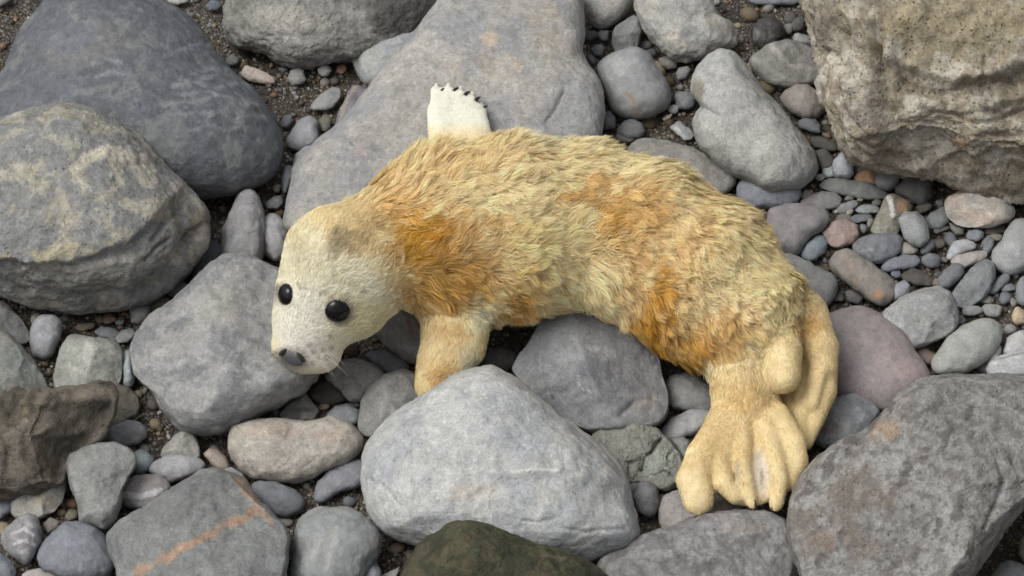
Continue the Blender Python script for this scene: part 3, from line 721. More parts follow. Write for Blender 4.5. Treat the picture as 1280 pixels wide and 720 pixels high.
stone('cobble', 'long peach-tinted pale cobble below the mottled rock', T('0', 285, 542, 292, 531, 307, 526, 330, 525, 360, 525.5, 385, 525, 410, 522, 427, 525, 445, 535, 452, 548, 453, 558, 450, 567, 437, 577, 420, 587, 395, 599, 370, 605, 345, 605, 315, 599, 300, 588, 289, 575, 284, 560),
      (166, 158, 144), k=.72, p=3, mat='grain', soft=4, facets=1, marks=[blob(345, 540, 44, 11, (174, 152, 132), .7, 3), blob(410, 542, 24, 12, (178, 152, 132), .5), line([(305, 557), (325, 552), (340, 555)], 1.2, (196, 190, 178), .6, warp=.7), line([(356, 580), (362, 570)], 1.2, (110, 104, 96), .6, warp=.8)])
stone('cobble', 'dark blue-grey oval pebble under the peach cobble\'s front', T('K', 285, 265, 340, 243, 420, 248, 500, 278, 557, 320, 568, 360, 542, 404, 480, 430, 420, 420, 368, 384, 315, 325), (112, 115, 122), k=.6)
stone('cobble', 'blue-grey oval pebble between the peach cobble and the whitish boulder', T('K', 606, 315, 627, 250, 678, 188, 750, 147, 830, 137, 890, 160, 890, 235, 822, 275, 740, 305, 660, 356, 612, 356), (122, 124, 132), k=.55)
stone('cobble', 'rounded grey cobble with faint pale veining in front of the dark oval pebbles', T('K', 498, 600, 507, 500, 543, 428, 610, 382, 700, 369, 782, 370, 853, 408, 923, 480, 954, 530, 948, 592, 913, 665, 865, 770, 700, 815, 500, 800, 488, 700), (136, 140, 140), k=.65, mat='smooth', p=2.7,
      marks=[line([(420, 660), (416, 680), (408, 710)], 4, (162, 160, 152), .5, warp=1), line([(398, 670), (392, 700)], 4, (158, 158, 154), .5, warp=1), blob(467, 678, 6, 8, (146, 122, 110), .5)])
stone('pebble', 'pale bluish pebble at the foot of the veined grey cobble', T('K', 782, 690, 798, 637, 850, 621, 914, 647, 950, 700, 934, 757, 850, 780, 787, 757), (158, 164, 172), k=.6, base=.01)
stone('stone_chip', 'thin pale pointed chip beside the mossy rock', T('K', 935, 720, 1000, 690, 1043, 670, 1024, 722, 1000, 756, 946, 748), (176, 174, 168), k=.35, facets=2, soft=2)
# ---- under the chin and the belly
stone('cobble', 'light grey cobble with a buff end under the seal pup\'s chin', T('J', 662, 362, 740, 278, 840, 276, 920, 306, 970, 350, 940, 400, 890, 440, 852, 490, 790, 500, 712, 424), (142, 140, 136), k=.6, facets=2, mat='grain')
stone('cobble', 'grey cobble with a rounded end against the whitish boulder below the seal\'s flipper', T('J', 846, 480, 897, 398, 958, 348, 1050, 317, 1122, 338, 1165, 400, 1190, 460, 1110, 530, 1010, 580, 925, 655, 880, 672, 837, 650, 827, 590), (144, 144, 141), k=.6, mat='grain', p=2.8, facets=2)
stone('cobble', 'warm grey stone with a rusty scratch under the seal pup\'s throat', T('J', 905, 150, 950, 90, 1040, 20, 1120, 0, 1215, 60, 1250, 150, 1235, 260, 1185, 328, 1110, 306, 1036, 266, 955, 200), (134, 128, 122), k=.75, mat='grain', base=.0, marks=[line([(511, 402), (514, 415)], 3, (146, 92, 66), .7, warp=.7)])
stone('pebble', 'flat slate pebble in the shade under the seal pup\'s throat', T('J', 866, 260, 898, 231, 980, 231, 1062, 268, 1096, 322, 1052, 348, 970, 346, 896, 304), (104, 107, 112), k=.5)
stone('pebble', 'pale striped stone in the crevice behind the peach cobble', T('J', 425, 568, 478, 497, 560, 436, 592, 478, 645, 540, 604, 590, 480, 592), (132, 130, 124), k=.5, facets=2, marks=[blob(380, 512, 16, 5, (88, 92, 100), .6)])
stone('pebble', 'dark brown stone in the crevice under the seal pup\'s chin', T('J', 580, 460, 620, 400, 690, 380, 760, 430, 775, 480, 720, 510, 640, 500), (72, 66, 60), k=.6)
stone('pebble', 'light blue pebble behind the end of the peach cobble', T('J', 664, 565, 718, 507, 780, 496, 836, 530, 826, 596, 760, 610, 686, 590), (144, 149, 156), k=.6)
stone('pebble', 'tiny tan pebble in the crevice behind the peach cobble', EL('J', 662, 508, 26, 24), (136, 118, 84), k=.7)
stone('pebble', 'tiny slate pebble in the crevice next to the light blue pebble', EL('J', 800, 505, 40, 14, 5), (98, 102, 110), k=.6)
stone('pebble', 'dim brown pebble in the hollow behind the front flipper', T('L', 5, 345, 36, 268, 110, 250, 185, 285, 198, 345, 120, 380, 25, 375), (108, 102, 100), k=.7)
stone('cobble', 'grey oval pebble, upper of two in the crook before the hind flipper', T('L', 925, 430, 957, 392, 1020, 381, 1084, 397, 1146, 438, 1198, 510, 1198, 566, 1132, 588, 1040, 578, 956, 566, 930, 510), (134, 136, 135), k=.6, marks=[line([(858, 478), (861, 500)], 1.2, (112, 112, 112), .5, warp=.5)])
stone('cobble', 'pale oval pebble, lower of two in the crook before the hind flipper', T('L', 905, 685, 936, 628, 988, 586, 1080, 561, 1166, 566, 1190, 600, 1136, 656, 1060, 697, 990, 718, 926, 718), (158, 159, 162), k=.55)
stone('cobble', 'cracked greenish stone with dark seams beside the whitish boulder', T('M', 215, 175, 285, 127, 370, 101, 470, 111, 563, 137, 604, 188, 645, 220, 696, 290, 700, 352, 664, 426, 600, 466, 548, 438, 480, 410, 415, 410, 375, 345, 295, 255), (132, 134, 122), k=.6, mat='rough', facets=3, p=3, crag=.0015, cracks=[([(826, 548), (818, 560), (805, 572), (801, 590)], 2.5, .010), ([(801, 574), (786, 580), (784, 596)], 2.2, .007), ([(842, 562), (834, 572)], 2, .006)],
      marks=[blob(822, 578, 22, 26, (150, 160, 148), .7, -30), line([(826, 548), (818, 560), (805, 572), (801, 588)], 1.8, (58, 58, 54), .9, warp=.7), line([(801, 574), (785, 580), (784, 595)], 1.5, (66, 64, 60), .8, warp=.7), line([(842, 562), (834, 570), (834, 582)], 1.2, (66, 76, 76), .8, warp=.7), line([(818, 594), (830, 588), (840, 594)], 1.2, (70, 78, 70), .8, warp=.7)])
stone('pebble', 'small dark round pebble beside the whitish boulder\'s right end', T('M', 434, 490, 466, 416, 520, 400, 568, 438, 582, 520, 563, 585, 520, 596, 455, 555), (116, 117, 120), k=.75)
stone('pebble', 'dark hidden stone beneath the small dark round pebble', T('M', 400, 420, 450, 390, 500, 400, 470, 470, 440, 500, 410, 470), (110, 110, 112), k=.6)
stone('cobble', 'flat beige-grey stone beneath the spread hind flipper', T('M', 576, 520, 616, 466, 700, 440, 800, 470, 960, 520, 1040, 570, 960, 650, 700, 720, 600, 720, 570, 620), (152, 148, 142), k=.4, mat='grain', p=3)
stone('pebble', 'thin curved grey pebble touching the spread hind flipper', T('M', 625, 193, 700, 185, 736, 213, 726, 250, 715, 310, 690, 300, 655, 225), (136, 137, 138), k=.5)

# ---- behind the seal's back, right
stone('pebble', 'small dark stone at the slab\'s right foot', T('C', 125, 570, 175, 550, 200, 585, 196, 645, 140, 655), (110, 111, 114), k=.7)
stone('pebble', 'dark grey domed pebble between slab and seal\'s back', T('C', 208, 640, 238, 603, 290, 593, 334, 618, 350, 658, 322, 692, 250, 700, 205, 676), (114, 116, 120), k=.65)
stone('pebble', 'brownish nub pebble just behind the seal\'s back', EL('C', 250, 685, 50, 28), (132, 128, 120), k=.6)
stone('flat_rock', 'flat brown-grey slab half hidden behind the seal\'s back', T('0', 785, 178, 800, 171, 820, 172, 850, 180, 880, 190, 905, 205, 922, 224, 912, 240, 870, 250, 820, 235, 780, 205), (138, 134, 128), k=.4, mat='grain', p=3)
stone('stone_chip', 'angular white-streaked chip beside the notched whitish boulder', T('C', 465, 635, 490, 620, 520, 605, 560, 640, 594, 675, 580, 702, 540, 705, 500, 670), (142, 144, 148), k=.5, facets=4, soft=3, marks=[line([(845, 160), (855, 170)], 2.4, (190, 190, 190), .6, warp=1)])
stone('pebble', 'dark slate pebble at the notched boulder\'s hollow', T('C', 487, 480, 510, 452, 560, 455, 600, 480, 592, 535, 550, 555, 505, 540), (118, 121, 126), k=.55)
stone('pebble', 'tiny pale round pebble near the rusty-streaked cobble', EL('C', 487, 546, 28, 22), (164, 168, 168), k=.7)
stone('stone_chip', 'tiny yellowish white shell-like chip near the rusty-streaked cobble', T('C', 430, 595, 450, 575, 480, 570, 470, 590, 440, 603), (206, 196, 150), k=.4, soft=2)
stone('pebble', 'small blunt pebble between lumpy and notched boulders', T('C', 498, 370, 512, 338, 560, 330, 575, 350, 550, 395, 510, 402), (122, 124, 124), k=.7)
stone('pebble', 'dark little pebble between the rusty-streaked cobble and lumpy boulder', T('C', 350, 250, 385, 240, 410, 262, 395, 285, 360, 275), (72, 74, 82), k=.7)
stone('pebble', 'brown-grey stone under the lumpy boulder\'s lower lip', T('C', 410, 290, 460, 275, 510, 305, 505, 340, 460, 350, 420, 330), (110, 106, 98), k=.6)
stone('pebble', 'dark round pebble, first of three behind the wedge-shaped stone', EL('C', 72, 175, 36, 30), (86, 86, 86), k=.7)
stone('pebble', 'grey pebble, second of three behind the wedge-shaped stone', EL('C', 140, 180, 30, 28), (112, 112, 110), k=.7)
stone('pebble', 'bluish pebble, third of three below the wedge-shaped stone', EL('C', 108, 255, 30, 32), (104, 108, 112), k=.7)
stone('cobble', 'dark grey cobble edge above the grit by the sandstone boulder', T('C', 845, -5, 900, 20, 1000, 29, 1100, 21, 1165, 0, 1120, -70, 900, -70), (118, 122, 130), k=.5)
stone('pebble', 'near-black glossy brown pebble behind the banded cobble', T('C', 874, 145, 915, 93, 980, 82, 1034, 118, 1046, 182, 1004, 236, 930, 250, 880, 214), (66, 62, 62), k=.7, mat='wet', marks=[blob(945, 42, 5, 9, (124, 124, 128), .5)])
stone('pebble', 'small grey pebble beside the sandstone boulder\'s top edge', EL('C', 1065, 145, 26, 28), (114, 112, 108), k=.7)
stone('pebble', 'small dark pebble beside the sandstone boulder\'s top edge', EL('C', 1110, 125, 36, 38), (86, 84, 80), k=.7)
stone('pebble', 'pale rough pebble resting on the banded cobble', EL('C', 1130, 195, 52, 24, 15), (138, 138, 134), k=.6, base=.015)
stone('cobble', 'brown-grey cobble with a wavy pale band by the sandstone boulder', T('C', 861, 292, 896, 265, 960, 223, 1050, 197, 1132, 212, 1204, 248, 1240, 310, 1240, 384, 1202, 427, 1120, 446, 1030, 446, 958, 415, 896, 362, 866, 322), (126, 124, 118), k=.62, mat='grain', facets=2,
      marks=[line([(965, 58), (975, 70), (990, 82), (1012, 84)], 3.5, (166, 160, 150), .7, warp=.9), line([(942, 72), (965, 88), (985, 100)], 3, (154, 150, 144), .5, warp=1)])
stone('cobble', 'pinkish-brown round cobble between the notched and sandstone boulders', T('C', 1021, 492, 1047, 450, 1100, 417, 1162, 417, 1214, 458, 1250, 510, 1246, 564, 1214, 596, 1150, 600, 1087, 574, 1036, 534), (140, 132, 124), k=.75, marks=[line([(1000, 112), (1008, 116), (1003, 130)], 1.2, (108, 100, 94), .5, warp=.6)])
stone('pebble', 'dark bluish stone under the pinkish-brown round cobble', T('C', 1105, 612, 1148, 587, 1202, 594, 1230, 630, 1224, 670, 1168, 660, 1115, 638), (108, 114, 120), k=.6)
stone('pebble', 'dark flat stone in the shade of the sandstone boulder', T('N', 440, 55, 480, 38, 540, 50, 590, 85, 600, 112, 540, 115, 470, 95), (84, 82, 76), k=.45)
stone('cobble', 'dark olive-brown stone hidden between notched boulder and white upright pebble', T('N', 470, 110, 520, 100, 565, 140, 580, 200, 520, 225, 490, 180), (94, 90, 82), k=.6)
stone('pebble', 'upright bluish white pebble at the foot of the sandstone boulder', T('N', 561, 195, 577, 150, 608, 121, 643, 132, 665, 180, 669, 232, 642, 257, 578, 253, 561, 224), (152, 156, 166), k=.8, base=.005)
stone('pebble', 'small pale cube-like pebble beside the upright bluish pebble', T('N', 512, 200, 560, 187, 583, 208, 574, 247, 530, 254, 509, 232), (150, 158, 160), k=.8, p=3.5, soft=4)
stone('pebble', 'tiny white chip next to the pale cube-like pebble', EL('N', 502, 246, 25, 18), (168, 170, 168), k=.6)
stone('pebble', 'tiny ochre pebble wedged under the sandstone boulder', EL('N', 640, 113, 26, 20, 20), (168, 142, 96), k=.7)
stone('pebble', 'orange-brown flat pebble under the grey egg pebble', T('N', 660, 242, 718, 213, 790, 197, 826, 213, 806, 264, 780, 290, 720, 276, 676, 262), (160, 118, 72), k=.5, facets=2)
stone('pebble', 'dull brown stone behind the orange-brown flat pebble', T('N', 660, 190, 700, 170, 760, 190, 770, 215, 700, 230, 665, 235), (106, 94, 80), k=.5)
stone('cobble', 'grey egg-shaped pebble at the sandstone boulder\'s foot', T('N', 776, 262, 797, 200, 838, 162, 882, 156, 914, 184, 914, 232, 888, 284, 850, 315, 798, 306, 776, 284), (126, 128, 132), k=.7, base=.008)
stone('cobble', 'dark brownish cobble beneath the sandstone boulder', T('N', 870, 305, 915, 240, 980, 225, 1044, 232, 1065, 270, 1060, 344, 1022, 388, 960, 378, 892, 338), (98, 97, 96), k=.7, mat='grain')
stone('cobble', 'long flat dark slate stone under the egg pebble', T('N', 478, 285, 528, 253, 620, 251, 722, 271, 802, 296, 856, 325, 836, 360, 740, 356, 640, 341, 556, 320, 496, 306), (112, 114, 112), k=.5)
stone('cobble', 'smooth blue stone against the seal\'s back', T('N', 80, 275, 148, 240, 230, 221, 322, 218, 384, 237, 406, 280, 400, 344, 372, 386, 280, 410, 150, 410, 85, 350), (126, 130, 140), k=.6)
stone('cobble', 'triangular mauve-grey stone against the seal\'s hindquarters', T('N', 240, 400, 320, 377, 430, 371, 512, 386, 555, 430, 546, 472, 504, 514, 454, 554, 414, 604, 380, 650, 280, 610, 225, 500), (134, 129, 131), k=.55)
stone('cobble', 'plain grey flat stone against the seal\'s rump', T('P', 80, 60, 130, 70, 200, 108, 280, 148, 332, 167, 356, 210, 348, 264, 314, 325, 270, 368, 180, 350, 100, 260, 60, 130), (134, 134, 132), k=.5, p=2.8)
stone('pebble', 'flat mauve pebble above the triangular mauve stone', T('N', 384, 372, 438, 338, 510, 318, 582, 321, 615, 355, 604, 394, 550, 410, 478, 400, 426, 388), (124, 121, 122), k=.5)
stone('pebble', 'thin whitish broken edge beside the smooth blue stone', T('N', 398, 330, 430, 308, 460, 310, 470, 330, 430, 350, 400, 352), (140, 140, 136), k=.5)
stone('pebble', 'thin grey oval pebble, one of three between mauve and quartz stones', EL('N', 637, 394, 54, 26, -26), (128, 131, 132), k=.5)
stone('pebble', 'pale blue flat oval pebble touching the quartz-streaked stone', EL('N', 737, 407, 64, 22, 4), (134, 141, 143), k=.5)
stone('pebble', 'slate flat oval pebble above the salmon pebble', EL('N', 706, 452, 52, 21, -6), (112, 115, 121), k=.5)
stone('pebble', 'dusty salmon-pink pebble above the orange-spotted cobble', T('N', 500, 522, 538, 488, 590, 456, 640, 454, 694, 487, 700, 532, 663, 580, 600, 603, 552, 595, 526, 552), (160, 136, 126), k=.55, facets=2, marks=[blob(1062, 300, 9, 4, (176, 138, 120), .6)])
stone('pebble', 'teal-blue oval pebble below the triangular mauve stone', T('N', 405, 622, 427, 575, 480, 541, 522, 541, 545, 575, 524, 624, 480, 661, 438, 670, 410, 648), (126, 139, 147), k=.55)
stone('cobble', 'olive pebble with a white quartz streak and an orange face', T('N', 750, 512, 777, 450, 807, 390, 828, 337, 860, 324, 902, 341, 954, 361, 965, 400, 934, 454, 904, 504, 892, 532, 820, 542, 757, 536), (134, 132, 114), k=.65, facets=2, mat='grain',
      marks=[line([(1112, 248), (1115, 262), (1116, 268)], 4, (206, 204, 202), .9, warp=.6), blob(1128, 258, 9, 12, (172, 124, 76), .75), line([(1119, 248), (1120, 268)], 1.5, (112, 80, 80), .7), blob(1105, 288, 14, 6, (170, 170, 160), .6, patchy=80)])
stone('cobble', 'light grey rounded triangular pebble overlapping the quartz-streaked stone', T('N', 886, 450, 928, 417, 980, 416, 1023, 457, 1047, 510, 1044, 563, 1002, 603, 957, 590, 921, 552, 906, 502), (146, 149, 151), k=.6, base=.01)
stone('cobble', 'dark blue-grey cobble with a crease below the quartz-streaked stone', T('N', 657, 592, 686, 553, 760, 531, 840, 526, 892, 526, 920, 565, 910, 614, 872, 650, 800, 680, 738, 673, 686, 634), (116, 119, 126), k=.6, marks=[line([(1070, 302), (1082, 310), (1092, 322)], 1.5, (92, 94, 100), .7, warp=.7), line([(1074, 314), (1090, 312)], 1.2, (146, 148, 152), .6, warp=.7)])
stone('pebble', 'small buff pebble below the light triangular pebble', T('N', 890, 602, 918, 568, 962, 576, 995, 610, 974, 633, 907, 640), (156, 151, 141), k=.7)
stone('pebble', 'small dark slanting pebble below the light triangular pebble', T('N', 997, 607, 1038, 556, 1073, 561, 1080, 590, 1043, 634, 1002, 635), (106, 110, 118), k=.65)
stone('pebble', 'elongated slate pebble below the creased blue-grey cobble', T('P', 555, 140, 605, 97, 690, 72, 750, 75, 766, 103, 733, 136, 650, 152, 588, 160), (118, 123, 132), k=.6)
stone('pebble', 'round dark slate pebble beside the elongated slate pebble', EL('P', 818, 104, 46, 40), (110, 113, 119), k=.75)
stone('pebble', 'tiny blue pebble beneath the elongated slate pebble', EL('P', 642, 172, 26, 22), (106, 112, 128), k=.7)
stone('pebble', 'greenish-grey stone leaning under the peach-white stone', T('N', 1016, 462, 1056, 420, 1120, 388, 1155, 418, 1146, 474, 1104, 506, 1046, 506), (124, 130, 130), k=.6)
stone('cobble', 'large peach-white cobble under the sandstone boulder', T('S', 629, 242, 657, 200, 738, 163, 778, 132, 830, 125, 892, 142, 954, 187, 1004, 238, 1037, 290, 1024, 334, 962, 365, 860, 380, 760, 383, 698, 369, 656, 333, 632, 287), (182, 172, 158), k=.68, facets=3, mat='grain', p=2.7, base=.01,
      marks=[blob(1192, 250, 12, 16, (186, 158, 138), .6, 20), blob(1225, 272, 30, 9, (198, 168, 146), .6, 10), blob(1255, 255, 8, 18, (140, 140, 144), .5, -35), blob(1213, 249, 9, 7, (160, 160, 160), .6), blob(1228, 240, 10, 8, (196, 196, 190), .5)])
stone('pebble', 'tiny grey stone at the peach-white cobble\'s left', EL('S', 608, 243, 24, 24), (118, 118, 120), k=.7)
stone('pebble', 'dim olive-grey pebble left of the peach-white cobble', EL('S', 512, 272, 50, 24, -18), (104, 100, 92), k=.5)
stone('pebble', 'greenish upright stone propping the peach-white cobble', T('S', 655, 345, 702, 365, 744, 385, 738, 420, 698, 425, 667, 388), (116, 118, 106), k=.7)
stone('pebble', 'small blue-grey pebble in front of the peach-white cobble', T('S', 752, 427, 767, 393, 810, 385, 855, 404, 855, 438, 812, 460, 762, 454), (128, 134, 142), k=.7)
stone('pebble', 'brown flat pebble beneath the peach-white cobble', EL('S', 920, 395, 60, 26, -6), (104, 98, 90), k=.5)
stone('pebble', 'tan-grey pebble beside the large smooth grey cobble', EL('S', 912, 438, 50, 24, -10), (128, 122, 104), k=.6)
stone('pebble', 'bluish pebble wedged at the large smooth grey cobble\'s left', EL('S', 880, 490, 26, 46, 35), (118, 124, 132), k=.6)
stone('pebble', 'white bean-shaped pebble with a dark underside', T('S', 641, 532, 662, 484, 700, 452, 750, 443, 804, 463, 819, 497, 772, 516, 712, 536, 672, 566, 647, 566), (164, 168, 174), k=.6, marks=[blob(1210, 310, 12, 4, (140, 126, 110), .4, -20)])
stone('pebble', 'slim pale pink pebble lying on the white bean pebble', T('S', 666, 562, 698, 533, 770, 517, 852, 504, 883, 525, 853, 564, 792, 590, 740, 612, 698, 605, 668, 583), (160, 150, 144), k=.6, base=.004)
stone('cobble', 'large smooth light grey cobble with a waist right of the slate pebbles', T('S', 896, 550, 911, 500, 957, 438, 986, 378, 1028, 336, 1092, 331, 1134, 378, 1145, 500, 1124, 606, 1050, 646, 978, 646, 926, 625, 901, 592), (150, 153, 153), k=.6)
stone('cobble', 'dark slate almond-shaped cobble with a sharp edge', T('P', 915, 272, 946, 220, 996, 158, 1058, 107, 1102, 91, 1135, 128, 1140, 184, 1114, 254, 1062, 305, 1000, 341, 946, 341, 920, 303), (124, 127, 130), k=.55, facets=3, mat='grain')
stone('pebble', 'slate rectangular pebble left of the almond-shaped cobble', T('P', 850, 203, 876, 148, 930, 111, 979, 127, 985, 167, 943, 215, 900, 246, 856, 246), (114, 117, 122), k=.6)
stone('pebble', 'dark brown flat pebble left of the slate rectangular pebble', T('P', 660, 172, 718, 141, 792, 161, 836, 205, 814, 236, 738, 226, 676, 205), (82, 78, 74), k=.5)
stone('cobble', 'long brown-grey cobble with an orange spot at its end', T('P', 300, 112, 327, 62, 380, 41, 432, 56, 502, 106, 573, 156, 624, 186, 643, 230, 635, 294, 582, 336, 518, 326, 466, 280, 396, 225, 325, 164), (140, 131, 122), k=.6, p=2.7,
      marks=[blob(1098, 368, 7, 5, (196, 124, 68), .9, -15), line([(1058, 322), (1065, 345), (1072, 355)], 3, (160, 122, 88), .5, warp=.9), blob(1070, 335, 24, 8, (152, 138, 124), .5, 40)])
stone('pebble', 'pale oval pebble standing at the end of the orange-spotted cobble', T('P', 618, 272, 637, 218, 680, 196, 710, 223, 710, 268, 672, 306, 620, 311), (146, 149, 157), k=.7)
stone('cobble', 'big two-toned grey cobble resting on the mauve rock', T('P', 565, 402, 586, 348, 648, 297, 740, 251, 850, 226, 914, 257, 950, 318, 960, 402, 944, 445, 882, 486, 800, 526, 720, 539, 646, 520, 596, 473, 567, 432), (148, 149, 147), k=.68, p=2.9, mat='grain', base=.01, facets=2,
      marks=[blob(1115, 400, 16, 22, (170, 171, 170), .6), blob(1135, 420, 22, 4, (112, 110, 110), .5, -10, patchy=60), blob(1155, 362, 16, 5, (128, 126, 124), .5)])
stone('cobble', 'oval pale greenish cobble slanting beside the conglomerate boulder', T('P', 805, 635, 826, 578, 887, 497, 958, 436, 1050, 396, 1122, 391, 1170, 428, 1170, 492, 1134, 564, 1062, 626, 1000, 661, 920, 676, 836, 676), (154, 157, 150), k=.6)
stone('cobble', 'white rounded stone, upper of two behind the conglomerate boulder', T('P', 1171, 562, 1197, 488, 1258, 446, 1335, 456, 1345, 545, 1280, 590, 1200, 598), (172, 172, 170), k=.7)
stone('cobble', 'white stone with a dark line, lower of two behind the conglomerate boulder', T('P', 1085, 655, 1115, 600, 1178, 568, 1260, 551, 1345, 556, 1360, 690, 1240, 710, 1115, 700), (174, 176, 177), k=.6, mat='grain', marks=[line([(1240, 450), (1262, 446), (1280, 440)], 1.5, (110, 110, 112), .6, warp=.8)])
stone('pebble', 'beige stone between the greenish oval cobble and the white stones', EL('P', 1130, 585, 34, 60, 25), (148, 145, 136), k=.6)
for (cx, cy, rx, ry, an, c, lb) in (
        (1203, 240, 36, 22, 0, (116, 120, 128), 'small blue-grey oval pebble beside the waisted grey cobble'),
        (1187, 290, 28, 34, 10, (108, 112, 120), 'small dark blue rounded pebble below the blue-grey oval pebble'),
        (1096, 300, 34, 19, -5, (122, 121, 106), 'small olive pebble in front of the almond-shaped cobble'),
        (1020, 355, 52, 28, -8, (132, 135, 134), 'grey chip-like pebble touching the almond-shaped cobble\'s tip'),
        (1122, 350, 54, 32, 10, (134, 136, 134), 'pale grey pebble above the greenish oval cobble'),
        (1160, 216, 72, 28, -42, (120, 124, 130), 'slender slate pebble slanting beside the almond-shaped cobble'),
        (1210, 448, 36, 24, -25, (136, 137, 136), 'grey pebble at the greenish oval cobble\'s upper end'),
        (1256, 382, 40, 46, 20, (182, 156, 118), 'peach-orange round pebble above the white stones'),
        (1285, 260, 42, 84, 0, (126, 130, 134), 'tall grey pebble at the right of the small blue pebbles'),
        (1228, 312, 20, 24, 0, (130, 124, 112), 'tiny brown pebble beside the tall grey pebble'),
        (965, 400, 24, 26, 0, (110, 114, 116), 'tiny dark pebble at the two-toned cobble\'s right side'),
        (845, 212, 24, 22, 0, (122, 112, 96), 'tiny tan pebble left of the slate rectangular pebble'),
        (430, 285, 52, 30, 25, (106, 103, 98), 'dim flat pebble between plain grey flat stone and orange-spotted cobble'),
        (352, 290, 30, 22, 0, (92, 88, 80), 'dark tiny pebble between plain grey flat stone and orange-spotted cobble'),
        (1100, 15, 28, 36, 30, (114, 120, 128), 'blue pebble wedged left of the waisted grey cobble'),
        (880, 97, 22, 14, 0, (110, 108, 112), 'tiny lilac pebble right of the round dark slate pebble'),
        (852, 172, 20, 16, 0, (88, 88, 90), 'tiny dark bead of stone below the round dark slate pebble'),
        (545, 630, 40, 18, -20, (116, 108, 98), 'thin brown chip before the mauve rock'),
        (800, 585, 60, 40, 30, (120, 100, 88), 'reddish-brown flat stone under the two-toned cobble')):
    stone('pebble', lb, EL('P', cx, cy, rx, ry, an), c, k=.6)
for (cx, cy, rx, ry, an, c, lb) in (
        (632, 385, 32, 16, -15, (104, 98, 92), 'small brown pebble beneath the greenish leaning stone'),
        (590, 400, 22, 18, 0, (112, 112, 112), 'tiny grey pebble beneath the greenish leaning stone'),
        (600, 470, 40, 26, 10, (96, 90, 82), 'dark flat pebble left of the white bean pebble'),
        (178, 385, 22, 28, 10, (120, 122, 124), 'small grey pebble right of the salmon pebble'),
        (215, 352, 18, 26, 25, (130, 126, 116), 'tiny buff pebble left of the quartz-streaked stone'),
        (95, 215, 28, 16, 0, (112, 108, 102), 'tiny brown pebble under the long flat slate stone'),
        (160, 222, 18, 14, 0, (140, 132, 114), 'tiny cream pebble under the long flat slate stone'),
        (250, 240, 26, 18, 0, (110, 106, 100), 'dark tiny pebble left of the quartz-streaked stone\'s top'),
        (100, 290, 24, 18, -30, (150, 140, 120), 'tiny straw-coloured pebble among the thin oval pebbles')):
    stone('pebble', lb, EL('S', cx, cy, rx, ry, an), c, k=.6)
stone('pebble', 'grey pebble in the dark gap at the conglomerate boulder\'s foot', T('0', 1238, 722, 1248, 705, 1262, 700, 1280, 706, 1288, 722, 1270, 740, 1245, 738), (122, 124, 124), k=.7)
stone('pebble', 'tan stone edge beside the dark gap at the conglomerate boulder\'s foot', T('0', 1272, 690, 1276, 670, 1290, 660, 1310, 680, 1300, 705, 1280, 706), (132, 122, 100), k=.7)


# ------------------------------------------------------------------ grit and shingle nobody could count
def inside_any(u, v, grow=0.0):
    hit = np.zeros(len(u), bool)
    for q in OUTLINES:
        c = q.mean(0)
        q2 = c + (q - c) * (1 + grow)
        lo, hi = q2.min(0), q2.max(0)
        m = np.where((u > lo[0]) & (u < hi[0]) & (v > lo[1]) & (v < hi[1]) & ~hit)[0]
        if not len(m):
            continue
        uu, vv = u[m], v[m]
        ins = np.zeros(len(m), bool)
        for a, b in zip(q2, np.roll(q2, -1, axis=0)):
            cond = (a[1] > vv) != (b[1] > vv)
            xs = (b[0] - a[0]) * (vv - a[1]) / (b[1] - a[1] + 1e-12) + a[0]
            ins ^= cond & (uu < xs)
        hit[m] |= ins
    return hit


def scatter(name, label, x, y, r, cols, sub, flat, lift, cat):
    V, F = ico(sub)
    n = len(x)
    z = ground_z(x, y)
    ang = rng.uniform(0, 6.28, n)
    sx, sy, sz = r * rng.uniform(.8, 1.35, n), r * rng.uniform(.65, 1.0, n), r * rng.uniform(*flat, n)
    off = rng.uniform(0, 100, (n, 1, 3))
    W = V[None] * (1 + 0.28 * perlin((V[None] * 1.3 + off).reshape(-1, 3), 3).reshape(n, -1))[..., None]
    c, s = np.cos(ang)[:, None], np.sin(ang)[:, None]
    px = W[..., 0] * sx[:, None]; py = W[..., 1] * sy[:, None]
    P = np.stack([x[:, None] + c * px - s * py, y[:, None] + s * px + c * py, (z + lift * sz)[:, None] + W[..., 2] * sz[:, None]], -1)
    f = (F[None] + (np.arange(n) * len(V))[:, None, None]).reshape(-1, 3)
    col = np.repeat(cols, len(V), axis=0)
    me = mesh_from(name, P.reshape(-1, 3), f, col)
    return link(name, me, MAT['smooth'], label=label, cat=cat, kind='stuff')


def pick_cols(n):
    pal = lin(np.array([(96, 84, 66), (118, 106, 88), (128, 126, 122), (110, 112, 116), (150, 140, 120), (176, 172, 164), (122, 98, 82), (84, 80, 76), (74, 66, 54)]))
    w = np.array([.2, .16, .17, .14, .1, .05, .05, .08, .05])
    return pal[rng.choice(len(pal), n, p=w)] * rng.uniform(.7, 1.25, (n, 1)) * ALB


